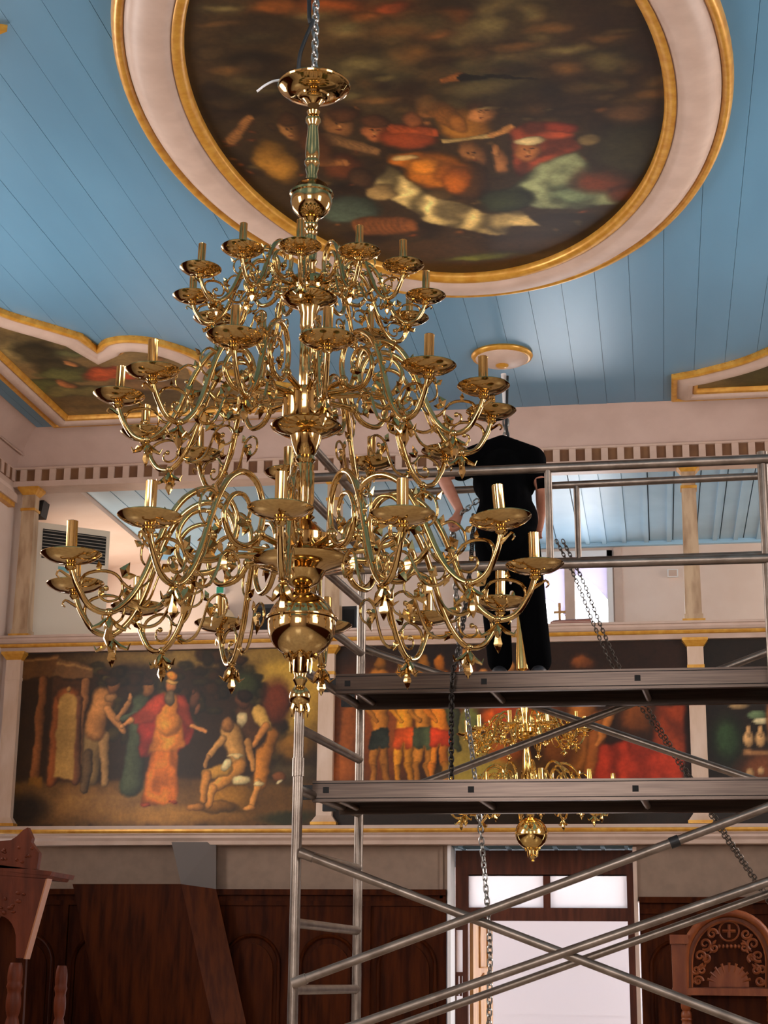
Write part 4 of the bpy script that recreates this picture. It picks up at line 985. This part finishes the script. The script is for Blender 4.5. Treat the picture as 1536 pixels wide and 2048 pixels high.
# ------------------------------------------------------------------ chains
LINKS = {}
M_DSTEEL2 = mat('grey_chain_steel', (96, 86, 78), .4, .8)
def link_mesh(L, w, r, material):
    key = (L, w, r, material.name)
    if key not in LINKS:
        pts = []
        h = L / 2 - w / 2
        for i in range(6): a = PI * i / 5; pts.append((w / 2 * math.cos(a), 0, h + w / 2 * math.sin(a)))
        for i in range(6): a = PI + PI * i / 5; pts.append((w / 2 * math.cos(a), 0, -h + w / 2 * math.sin(a)))
        o = MB().tube(pts, r, 5, closed=True).build('link', material, None, smooth=60, origin=(0, 0, 0))
        LINKS[key] = o.data; bpy.data.objects.remove(o)
    return LINKS[key]
def chain(name, pts, L, w, r, material, lab, group='chains hanging about the scaffold', smooth=True):
    P = catmull(pts, 12) if len(pts) > 2 else [Vector(pts[0]), Vector(pts[1])]
    e = empty(name, P[-1]); me = link_mesh(L, w, r, material)
    pitch = L - 2.6 * r; acc = 0; i = 0; pos = P[0].copy(); k = 0; rem = pitch / 2
    seg = 0
    while seg < len(P) - 1:
        d = P[seg + 1] - pos
        if d.length < rem: rem -= d.length; pos = P[seg + 1].copy(); seg += 1; continue
        t = d.normalized(); pos = pos + t * rem; rem = pitch
        o = bpy.data.objects.new('link', me); COL.objects.link(o); o.parent = e; o.location = pos - P[-1]
        qt = t.to_track_quat('Z', 'X'); from mathutils import Quaternion
        o.rotation_mode = 'QUATERNION'; o.rotation_quaternion = qt @ Quaternion((0, 0, 1), (PI / 2 if k % 2 else 0) + .35)
        k += 1
    return tag(e, lab, 'chain', group)
chain('chain', [(BX, BY_, ZC), (BX, BY_, 5.93)], .052, .03, .0062, M_STEEL, 'steel chain from which the huge chandelier hangs')
chain('chain', [pb, atY(1013, 885, 16.1), atY(1020, 1000, 16.1), atY(1029, 1128, 16.1)], .1, .055, .011, M_STEEL, 'steel chain below the white pipe above the man')
chain('chain', [atY(905, 1056, 10.08), atY(909, 1100, 10.2), atY(913, 1200, 10.45), atY(921, 1320, 10.7), atY(934, 1420, 10.85), atY(948, 1540, 10.95), atY(960, 1650, 11), atY(973, 1790, 11), atY(980, 1900, 11), atY(977, 2100, 11)], .052, .03, .0055, M_STEEL, 'long pale steel chain hanging from the man\'s hand past both planks')
chain('chain', [atY(947, 1030, 9.98), atY(942, 1120, 9.93), atY(930, 1220, 9.88), atY(915, 1310, 9.84), atY(905, 1350, 9.83), atY(903, 1450, 9.84), atY(903, 1560, 9.86)], .04, .025, .0055, M_DSTEEL, 'dark chain looped over the front of the upper plank')
chain('chain', [atY(922, 1027, 10.05), atY(935, 1017, 10.1), atY(952, 1003, 10.1)], .045, .026, .005, M_STEEL, 'short slack chain between the man\'s hand and his shirt')
for (dx, l) in ((0, 'slanting dark chain strand crossing the red drapery painting'), (13, 'second slanting chain strand right beside the dark one')):
    chain('chain', [atY(1112 + dx, 1080, 10.8), atY(1152 + dx, 1160, 10.8), atY(1190 + dx, 1255, 10.85), atY(1232 + dx, 1345, 10.9), atY(1285 + dx, 1420, 10.95), atY(1335 + dx * .6, 1492, 11), atY(1440 + dx * .6, 1660, 11.1), atY(1502 + dx * .5, 1752, 11.2), atY(1640 + dx * .5, 1960, 11.3)], .034, .019, .0036, M_DSTEEL2, l)
# power cable and loose wire on the great chandelier
tag(MB().tube(catmull([(BX - .03, BY_ - .03, ZC), (BX - .03, BY_ - .03, 6.35), atY(625, 40, 7.37), atY(612, 75, 7.37), atY(600, 110, 7.37), atY(596, 150, 7.39)], 5), .0105, 8).build('power_cable', M_BLACKP, smooth=60), 'thick black power cable running into the chandelier canopy dish', 'cable')
tag(MB().tube(catmull([atY(560, 160, 7.36), atY(545, 163, 7.34), atY(528, 172, 7.33), atY(514, 183, 7.33)], 5), .006, 6).build('loose_wire', M_WHITE, smooth=60), 'short white wire end sticking out of the canopy dish', 'wire')

# ================================================================== SCAFFOLD
sc_ = empty('scaffold_tower', (-.65, 9.9, 0))
tag(sc_, 'aluminium scaffold tower with ladder frame, guard rails and diagonal braces', 'scaffold')
NX, FX, NXR, FXR, YN, YFAR = -1.955, -1.857, .632, .735, 9.2, 10.6
def pole(name, a, b, r, material=M_ALU, parent=sc_, n=14):
    return MB().tube([a, b], r, n).build(name, material, parent, smooth=50)
for (x_, y_, zt) in ((NX, YN, 4.66), (FX, YFAR, 4.78), (NXR, YN, 4.45), (FXR, YFAR, 4.78)):
    pole('upright', (x_, y_, .06), (x_, y_, zt), .0285)
    pole('foot_plate', (x_, y_, 0), (x_, y_, .06), .07)
    pole('coupler', (x_, y_, 2.68), (x_, y_, 2.78), .034, M_ALU)
for z in (4.63, 4.31, 3.96, 3.63, 3.285, 2.945, 2.61, 2.27, 1.895, 1.548, 1.2, .85, .5):
    pole('rung', (NX, YN, z), (FX, YFAR, z), .0265)
    pole('rung', (NXR, YN, z if z < 4.4 else 4.39), (FXR, YFAR, z if z < 4.4 else 4.39), .0265)
pole('guard_rail', (NX, YN - .02, 4.39), (NXR + .3, YN - .02, 4.405), .027); pole('guard_rail', (NX, YN - .02, 3.838), (NXR + .3, YN - .02, 3.838), .027)
pole('guard_post', (-.548, YN - .02, 3.838), (-.553, YN - .02, 4.39), .021)
pole('guard_rail', (FX, YFAR + .02, 4.70), (FXR + .3, YFAR + .02, 4.735), .024); pole('guard_rail', (FX, YFAR + .02, 4.20), (FXR + .3, YFAR + .02, 4.215), .024)
pole('guard_post', (-.452, YFAR + .02, 4.20), (-.457, YFAR + .02, 4.71), .02)
def brace(p, q, Y, r=.0245):
    a, b = atY(*p, Y), atY(*q, Y); pole('brace', a, b, r)
    d = (b - a).normalized()
    pole('brace_end', a - d * .01, a + d * .07, r * 1.18, M_ALU)
brace((603, 1706), (1600, 2088), 9.16); brace((588, 1966), (1600, 1590), 9.10); brace((588, 2093), (1600, 1741), 9.12)
brace((700, 2085), (1600, 1765), 10.62, .024); brace((728, 1297), (1600, 1591), 10.66, .024); brace((712, 1617), (1600, 1279), 10.58, .024)
a, b = atY(1340, 1687, 9.10), atY(1358, 1680, 9.10)
pole('clamp', a, b, .03, M_BLACKP)
def platform(y0, y1, z0, z1, x0, x1, slots, lab):
    e = empty('scaffold_plank', ((x0 + x1) / 2, (y0 + y1) / 2, z0))
    B = MB(); B.box(x0, x1, y0, y0 + .05, z0, z1); B.build('front_beam', M_ALU2, e)
    MB().box(x0, x1, y0 - .003, y0, z1 - .017, z1 - .013).build('groove', M_DARK, e); MB().box(x0, x1, y0 - .003, y0, z0 + .017, z0 + .021).build('groove', M_DARK, e)
    MB().box(x0 + .03, x1 + .03, y1 - .05, y1, z0 - .005, z1 - .005).build('rear_beam', M_ALU2, e)
    MB().box(x0 + .02, x1, y0 + .05, y1 - .05, z1 - .03, z1 - .015).build('deck_board', mat('grey_plywood', (92, 78, 70), .6), e)
    for (px, py) in slots:
        c = atY(px, py, y0)
        MB().box(c.x - .017, c.x + .017, y0 - .004, y0 + .01, c.z - .017, c.z + .017).build('square_slot', M_DARK, e)
        MB().tube([(c.x + .03, y0 + .06, z0 + .03), (c.x + .06, y1 - .06, z0 + .03)], .02, 8).build('crossbar', M_ALU, e, smooth=50)
    for yy in (y0 + .02, y1 - .02):
        MB().box(x0 - .075, x0 + .01, yy - .018, yy + .018, (z0 + z1) / 2 - .045, (z0 + z1) / 2 + .035).build('end_hook', M_BLACKP, e)
        MB().box(x1 - .01, x1 + .075, yy - .018, yy + .018, (z0 + z1) / 2 - .045, (z0 + z1) / 2 + .035).build('end_hook', M_BLACKP, e)
    return tag(e, lab, 'plank', 'scaffold planks')
platform(9.9, 10.52, 3.255, 3.372, -1.886, .80, [(695, 1367), (968, 1363), (1275, 1356)], 'aluminium scaffold plank on which the man stands')
platform(9.5, 10.22, 2.572, 2.690, -1.934, .76, [(652, 1580), (942, 1579), (1271, 1577)], 'lower aluminium scaffold plank below the man\'s plank')

# ================================================================== THE MAN ON THE PLANK
YM = 10.2
pm = empty('person', (-.9, YM, 3.372))
tag(pm, 'person in black t-shirt and trousers bending forward on the upper plank', 'person')
def blob(name, shapes, voxel, material, smooth=6):
    m = MB()
    for s in shapes:
        if s[0] == 'b': m.ball(s[1], *s[2], n=20, m=14)
        else: m.tube(s[1], s[2], 14)
        if s[0] == 't':
            for p, r in ((s[1][0], s[2][0]), (s[1][-1], s[2][-1])): m.ball(p, r, n=14, m=10)
    o = m.build(name, material, pm)
    r = o.modifiers.new('remesh', 'REMESH'); r.mode = 'VOXEL'; r.voxel_size = voxel; r.use_smooth_shade = True
    if smooth:
        k = o.modifiers.new('smooth', 'SMOOTH'); k.iterations = smooth; k.factor = .5
    return o
W = lambda x, y, Y=YM: atY(x, y, Y)
# trousers, shoes
hipL, hipR = W(982, 1092, 10.2), W(1046, 1090, 10.2)
kneeL, kneeR = W(992, 1215, 10.14), W(1064, 1215, 10.14)
ankL, ankR = W(1000, 1322, 10.2), W(1078, 1322, 10.2)
blob('trousers', [('t', [hipL, kneeL, ankL], [.105, .088, .078]), ('t', [hipR, kneeR, ankR], [.11, .09, .08]), ('b', W(1014, 1085, 10.2), (.19, .13, .13))], .012, M_TROUS)
for a in (ankL, ankR):
    s = MB(); s.ball((a.x, a.y - .04, 3.405), .05, .07, .045); s.ball((a.x + .01, a.y + .10, 3.40), .05, .12, .036); s.box(a.x - .05, a.x + .06, a.y - .1, a.y + .2, 3.373, 3.388)
    s.build('shoe', M_SHOE, pm, smooth=60)
# shirt
shL, shR = W(948, 922, 10.36), W(1062, 922, 10.36)
nk = W(1004, 897, 10.46)
elL, wrL = W(884, 952, 10.3), W(920, 1022, 10.12)
elR, wrR = W(1084, 975, 10.26), W(1082, 1035, 10.42)
blob('shirt', [('b', W(1013, 1080, 10.2), (.205, .14, .12)), ('t', [W(1013, 1090, 10.2), W(1012, 1010, 10.24), W(1006, 950, 10.33)], [.165, .17, .17]), ('b', W(1013, 1040, 10.22), (.2, .14, .2)), ('b', W(1009, 965, 10.32), (.205, .15, .17)),
               ('t', [shL, W(1004, 907, 10.42), shR], [.1, .125, .1]), ('t', [shL, W(922, 938, 10.33)], [.095, .08]), ('t', [shR, W(1076, 952, 10.3)], [.095, .072]), ('b', nk, (.075, .075, .06))], .012, M_SHIRT)
# skin: head, neck, arms, hands with fingers
hd = W(1006, 918, 10.62)
sk = [('b', hd, (.076, .095, .11)), ('t', [nk, hd], [.055, .055]), ('b', hd + Vector((0, .09, -.03)), (.018, .022, .03)), ('b', hd + Vector((.077, .0, -.0)), (.014, .026, .034)), ('b', hd + Vector((-.077, .0, -.0)), (.014, .026, .034)),
      ('t', [W(930, 936, 10.34), elL], [.05, .043]), ('t', [elL, elL.lerp(wrL, .4), wrL], [.044, .04, .028]), ('t', [W(1074, 945, 10.3), elR], [.05, .042]), ('t', [elR, elR.lerp(wrR, .4), wrR], [.043, .038, .027])]
def hand(wr, palm, fd, side):
    """palm, four curled fingers of unequal length and a thumb leaving the side of the palm"""
    out = [('t', [wr, palm], [.027, .034]), ('b', palm, (.034, .024, .04))]
    fd = Vector(fd).normalized(); sd = Vector(side).normalized(); cu = fd.cross(sd).normalized()
    for i, (o, L) in enumerate(((-.027, .055), (-.009, .066), (.009, .062), (.026, .048))):
        a = palm + sd * o + fd * .025; b = a + fd * L * .55 + cu * .012; c = b + fd * L * .25 + cu * .026; d = c - fd * .012 + cu * .018
        out.append(('t', [a, b, c, d], [.0105, .0098, .009, .0082]))
    a = palm - sd * .03 - fd * .012; b = a - sd * .014 + fd * .03 + cu * .02; c = b + fd * .026 + cu * .012 + sd * .012
    out.append(('t', [a, b, c], [.0125, .0115, .0095])); return out
hpL = W(911, 1042, 10.1)
sk += hand(wrL, hpL, (-.12, -.05, -1), (1, .2, 0)); sk += hand(wrR, wrR + Vector((-.02, .05, -.04)), (-.3, .7, -.5), (1, .3, 0))
blob('body', sk, .0065, M_SKIN, 3)
blob('hair', [('b', hd + Vector((0, -.018, .028)), (.086, .096, .1))], .01, M_HAIR, 3)
MB().tube([elR + Vector((-.03, -.03, .015)), elR + Vector((.03, -.03, .02))], .035, 10).build('elbow_strap', M_SHIRT, pm, smooth=60)
fc = MB()
for sx in (-.03, .03): fc.ball(hd + Vector((sx, .088, .0)), .011, .008, .007, n=8, m=6)
fc.build('eyes', M_WHITE, pm, smooth=60)
MB().ball(hd + Vector((0, .09, -.055)), .022, .01, .006, n=8, m=6).build('mouth', mat('lip', (150, 84, 74), .5), pm, smooth=60)

# ================================================================== THINGS ON THE GALLERY
TL = atY(72, 1043, 18.5); U = Vector((.8, .6, 0)); N_ = Vector((.6, -.8, 0))
def proj(p):
    v = np.array(p) - CAM; return 768 + F_PX * (v @ RGT) / (v @ FWD), 1024 - F_PX * (v @ UPV) / (v @ FWD)
wd = .5
while proj(TL + U * wd)[0] < 220: wd += .01
ac = empty('air_conditioner', (TL.x + U.x * wd / 2, TL.y + U.y * wd / 2, 4.12))
zt = TL.z
def face(u0, u1, z0, z1, d0, d1): 
    a, b = TL + U * u0, TL + U * u1
    return [Vector((a.x, a.y, z0)) + N_ * d1, Vector((b.x, b.y, z0)) + N_ * d1, Vector((b.x, b.y, z0)) + N_ * d0, Vector((a.x, a.y, z0)) + N_ * d0,
            Vector((a.x, a.y, z1)) + N_ * d1, Vector((b.x, b.y, z1)) + N_ * d1, Vector((b.x, b.y, z1)) + N_ * d0, Vector((a.x, a.y, z1)) + N_ * d0]
MB().hexa(face(0, wd, 4.12, zt, -.3, 0)).build('cabinet', M_PVC, ac)
gz1, gz0 = zt - .075, zt - .43
MB().hexa(face(.1 * wd, .95 * wd, gz0, gz1, 0, .006)).build('grille_recess', M_DARK, ac)
for k in range(9):
    z = gz0 + (gz1 - gz0) * (k + .5) / 9
    MB().hexa(face(.1 * wd, .95 * wd, z - .004, z + .004, .006, .016)).build('slat', M_BLINDG, ac)
c = TL + U * wd * .42
MB().hexa(face(wd * .33, wd * .52, zt - .58, zt - .51, 0, .01)).build('control_panel', mat('pale_blue_sticker', (120, 176, 180), .4), ac)
tag(ac, 'cream floor-standing air conditioner with black slatted grille on the gallery', 'air conditioner')
p = [atY(67, 978, 18.45), atY(93, 978, 18.45), atY(81, 1031, 18.45), atY(63, 1031, 18.45)]
sp = empty('loudspeaker', p[3]); MB().prism(p, (0, .2, 0)).build('speaker_body', M_BLACKP, sp)
g_ = [q.lerp((p[0] + p[2]) / 2, .15) + Vector((0, -.012, 0)) for q in p]; MB().prism(g_, (0, .012, 0)).build('speaker_grille', M_DARK, sp)
tag(sp, 'black tilted loudspeaker behind the corner column', 'loudspeaker')
def rect_thing(name, x0, y0, x1, y1, Y, dep, material, lab, cat, inner=None):
    a, b = atY(x0, y1, Y), atY(x1, y0, Y)
    e = empty(name, ((a.x + b.x) / 2, Y, a.z)); MB().box(a.x, b.x, Y, Y + dep, a.z, b.z).build('case', material, e)
    if inner: 
        w_, h_ = b.x - a.x, b.z - a.z
        MB().box(a.x + w_ * .12, b.x - w_ * .12, Y - .008, Y, a.z + h_ * .12, b.z - h_ * .12).build(inner[0], inner[1], e)
    return tag(e, lab, cat)
rect_thing('monitor_speaker', 504, 1208, 550, 1275, 18.2, .2, M_BLACKP, 'black speaker box on the gallery rail half hidden by the globe', 'speaker', ('front_grille', M_DARK))
rect_thing('monitor_speaker', 679, 1212, 713, 1272, 18.2, .2, M_BLACKP, 'black speaker box on the gallery rail beside the scaffold upright', 'speaker', ('front_grille', M_DARK))
rect_thing('exit_sign', 431, 1172, 449, 1188, YG - .05, .05, M_WHITE, 'small green and white exit sign on the gallery back wall', 'sign', ('green_panel', M_GREEN))
rect_thing('switch_box', 1335, 1138, 1356, 1154, YG - .06, .06, M_WHITE, 'small white box on the gallery wall beside the streaked column', 'box', ('lid', M_TRIM))
a = atY(578, 1192, YG - .02)
rb = empty('alarm_bell', a); MB().lathe([(.11, 0), (.11, .02), (.1, .05), (.06, .075), (.0, .085)], 24).build('bell_dome', M_RED, rb, smooth=50, origin=(0, 0, 0)).rotation_euler = (PI / 2, 0, 0)
MB().ball((0, -.09, 0), .015, n=8, m=6).build('centre_screw', M_WHITE, rb, smooth=50, origin=(0, 0, 0))
tag(rb, 'round red alarm bell on the gallery wall above the globe', 'alarm bell')
a = atY(444, 1240, YG - .15)
wl = empty('wall_lamp', a); MB().ball((0, 0, 0), .17, n=24, m=14).build('lamp_globe', M_LAMPG, wl, smooth=60, origin=(0, 0, 0))
MB().lathe([(.1, .13), (.09, .19), (.06, .22)], 20).build('lamp_cap', M_BOOK, wl, smooth=50, origin=(0, 0, 0)); MB().tube([(0, 0, .2), (0, .15, .2)], .02, 8).build('bracket', M_BOOK, wl, origin=(0, 0, 0))
tag(wl, 'round pale globe lamp on the gallery wall behind a candle sleeve', 'lamp')
a = atZ(528, 1006, 7.165)
cl = empty('ceiling_lamp', a); MB().lathe([(.09, 0), (.14, -.01), (.145, -.03), (.1, -.045), (.02, -.05)], 28).build('lamp_disc', M_WHITE, cl, smooth=50, origin=(0, 0, 0)); MB().tube([(0, 0, -.04), (0, 0, -.13)], .012, 8).build('lamp_stem', M_WHITE, cl, smooth=50, origin=(0, 0, 0))
tag(cl, 'small round white lamp on the pale blue gallery ceiling', 'lamp')
a = atY(1142, 1252, 18.1)
bk = empty('lectern_book', (a.x, 18.1, 5.305)); MB().hexa([(a.x - .22, 17.95, 5.31), (a.x + .23, 17.95, 5.31), (a.x + .23, 18.25, 5.31), (a.x - .22, 18.25, 5.31), (a.x - .21, 17.96, 5.345), (a.x + .22, 17.96, 5.36), (a.x + .2, 18.24, 5.43), (a.x - .19, 18.24, 5.42)]).build('cover', M_BOOK, bk)
MB().box(a.x - .2, a.x + .21, 17.955, 17.962, 5.318, 5.34).build('page_edge', M_TRIM, bk)
tag(bk, 'flat red-brown book box lying on the gallery rail by the window', 'book')
a = atY(1118, 1237, 18.15)
cr = empty('standing_cross', (a.x, 18.3, 5.305)); MB().box(a.x - .014, a.x + .014, 18.29, 18.31, 5.305, 5.62).build('upright_bar', M_CROSS, cr); MB().box(a.x - .065, a.x + .065, 18.288, 18.312, 5.505, 5.53).build('cross_bar', M_CROSS, cr); MB().box(a.x - .05, a.x + .05, 18.25, 18.35, 5.305, 5.325).build('foot', M_CROSS, cr)
tag(cr, 'small wooden cross standing on the gallery rail before the bright window', 'cross')

# ================================================================== CARVED SEATS
# bishop's throne entering at the lower left
YT = 12.0
T = lambda x, y, Y=YT: atY(x, y, Y)
th = empty('canopied_throne', (-4.9, YT, 0))
crest = [T(103 - 205, 1733), T(-70, 1700), T(-25, 1690), T(0, 1682), T(22, 1680), T(34, 1672), T(46, 1660), T(55, 1655), T(60, 1666), T(64, 1676), T(62, 1684), T(70, 1696), T(78, 1706), T(76, 1722), T(73, 1738)]
MB().prism(crest, (0, .06, 0)).build('carved_crest', M_WOOD4, th)
cor = MB(); a, b = T(-110, 1722), T(104, 1744); 
cor.prism([T(-110, 1716), T(104, 1743), T(100, 1752), T(-110, 1732)], (0, .5, 0)); cor.prism([T(-110, 1732), T(98, 1751), T(93, 1758), T(-110, 1742)], (0, .45, 0)); cor.build('cornice', M_WOOD4, th)
hood = [T(-110, 1742), T(92, 1757), T(48, 1916), T(32, 1916)] + [T(32 - 32 * (1 - math.cos(t)), 1880 - 48 * math.sin(t)) for t in np.linspace(.2, PI / 2, 6)] + [T(-110, 1832)]
MB().prism(hood, (0, .08, 0)).build('hood_panel', M_WOOD4, th)
MB().prism([T(92, 1757), T(95, 1757), T(50, 1918), T(47, 1918)], (0, .1, 0)).build('hood_edge', mat('light_wood_edge', (160, 96, 50), .4), th)
MB().prism([T(-110, 1742, 12.3), T(60, 1757, 12.3), T(44, 2060, 12.3), T(-110, 2060, 12.3)], (0, .04, 0)).build('seat_back', M_WOOD, th)
cv_ = MB()
for k in range(26):
    u, v = rng.random(), rng.random(); c = T(-60 + 130 * u * (1 - .35 * v), 1765 + 70 * v); 
    cv_.ball(c + Vector((0, -.004, 0)), .012 + .012 * rng.random(), .012, .008 + .01 * rng.random(), n=7, m=5)
for k in range(12):
    c = T(-20 + 85 * rng.random(), 1694 + 30 * rng.random()); cv_.ball(c, .014, .014, .012, n=7, m=5)
cv_.build('carving', M_WOOD4, th, smooth=50)
def turned(e, x, z0, z1, Y, r, material, name='turned_post'):
    prof = []; n = 72
    for i in range(n + 1):
        t = i / n; prof.append((r * (.7 + .3 * abs(math.sin(t * PI * 9)) ** .7 + (.22 if i % 16 < 2 else 0)), z0 + (z1 - z0) * t))
    MB().lathe(prof, 16, (x, Y, 0)).build(name, material, e, smooth=60)
c = T(22, 1925); turned(th, c.x, 0, c.z, YT + .1, .055, M_WOOD4); c = T(84, 1930); turned(th, T(78, 1990).x, 0, c.z, YT + .45, .045, M_WOOD4)
tag(th, 'red-brown carved wooden throne canopy at the lower left corner', 'throne')

# carved seat at the lower right
YT = 13.3
s2 = empty('carved_throne', (.48, YT, 0))
def arch_loop(cx, by, r0, top, bot, n=18):
    return [T(cx - r0, bot)] + [T(cx - r0 * math.cos(PI * i / n), by - (by - top) * math.sin(PI * i / n)) for i in range(n + 1)] + [T(cx + r0, bot)]
Tt = YT
T = lambda x, y, Y=None: atY(x, y, Tt if Y is None else Y)
MB().prism(arch_loop(1458, 1915, 86, 1828, 1980), (0, .06, 0)).build('back_panel', M_WOOD2, s2)
MB().prism([p + Vector((0, -.006, 0)) for p in arch_loop(1458, 1922, 72, 1845, 1974)], (0, .008, 0)).build('recess_shade_field', M_WOOD, s2)  # dark wood field: shade between the carvings, put into the colour
MB().prism([p + Vector((0, -.012, 0)) for p in arch_loop(1458, 1968, 40, 1930, 1974)], (0, .012, 0)).build('fan_panel', M_WOOD2, s2)
out = [p + Vector((0, -.02, 0)) for p in arch_loop(1458, 1915, 88, 1826, 1980)]
MB().tube(out, .03, 8).build('arch_moulding', M_WOOD2, s2, smooth=50)
MB().tube([p + Vector((0, -.02, 0)) for p in arch_loop(1458, 1925, 74, 1842, 1975)], .009, 6).build('inner_bead', M_WOOD2, s2, smooth=50)
for sx in (-1, 1):
    x0, x1 = sorted((1458 + sx * 88, 1458 + sx * 112))
    a, b = T(x0, 1985), T(x1, 1888); MB().box(a.x, b.x, Tt - .05, Tt + .12, a.z, b.z).build('side_pillar', M_WOOD2, s2)
    a, b = T(x0 - 6, 1888), T(x1 + 6, 1870); MB().box(a.x, b.x, Tt - .075, Tt + .13, a.z, b.z).build('pillar_cap', M_WOOD2, s2)
    turned(s2, T(1458 + sx * 86, 2000).x, .9, T(1458, 1982).z, Tt + .03, .04, M_WOOD2, 'turned_spindle')
a, b = T(1345, 1990), T(1571, 1978); MB().box(a.x, b.x, Tt - .04, Tt + .12, a.z, b.z).build('cross_rail', M_WOOD2, s2)
a, b = T(1350, 2040), T(1566, 1990); MB().box(a.x, b.x, Tt + .09, Tt + .13, .5, b.z).build('lower_panel', M_WOOD, s2)
MB().box(a.x - .05, b.x + .05, Tt - .6, Tt + .13, .42, .5).build('seat', M_WOOD, s2)
for xx in (a.x, b.x):
    for yy in (Tt - .55, Tt + .08): MB().box(xx - .04, xx + .04, yy - .04, yy + .04, 0, .42).build('leg', M_WOOD, s2)
# carving: cross roundel, scrolls, fan
cw = MB()
def spiral(cx, cy, r0, turns, sgn, start, w=.013):
    pts = []
    for i in range(22):
        t = i / 21; ang = start + sgn * turns * 2 * PI * t; r = r0 * (1 - .8 * t); pts.append(T(cx + r * math.cos(ang), cy + r * math.sin(ang)) + Vector((0, -.016, 0)))
    cw.tube(pts, [w * (1 - .4 * i / 21) for i in range(22)], 6)
rd = [T(1458 + 20 * math.cos(2 * PI * i / 24), 1862 + 20 * math.sin(2 * PI * i / 24)) + Vector((0, -.01, 0)) for i in range(24)]
cw.tube(rd, .008, 6, closed=True)
for (dx, dy) in ((1, 0), (0, 1)): cw.tube([T(1458 - 13 * dx, 1862 - 13 * dy) + Vector((0, -.012, 0)), T(1458 + 13 * dx, 1862 + 13 * dy) + Vector((0, -.012, 0))], .012, 6)
for sx in (-1, 1):
    for (x_, y_, r_, st_) in ((34, 1868, 11, 0), (48, 1888, 13, 2), (30, 1896, 9, 4), (58, 1912, 12, 1), (66, 1940, 9, 3), (54, 1940, 9, 5), (62, 1962, 10, 0), (46, 1916, 9, 2)):
        spiral(1458 + sx * x_, y_, r_, 1.3, sx, st_)
    for k in range(9):
        p = T(1458 + sx * (26 + 5 * k), 1880 + 10 * k + 8 * math.sin(k * 2)) + Vector((0, -.012, 0)); q = p + Vector((sx * .03, -.006, -.035)); cw.tube([p, p.lerp(q, .5), q], [.004, .013, .003], 6)
for k in range(9):
    an = PI * (k + .5) / 9; cw.tube([T(1458 + 44 * math.cos(an), 1965 - 40 * math.sin(an)) + Vector((0, -.008, 0)), T(1458 + 28 * math.cos(an), 1968 - 24 * math.sin(an)) + Vector((0, -.008, 0))], [.012, .006], 6)
for k in range(6): cw.ball(T(1438 + 8 * k, 1893) + Vector((0, -.01, 0)), .013, .012, .016, n=7, m=5)
cw.build('carving', M_WOOD2, s2, smooth=50)
tag(s2, 'brown carved throne with round arched back at the lower right', 'throne')
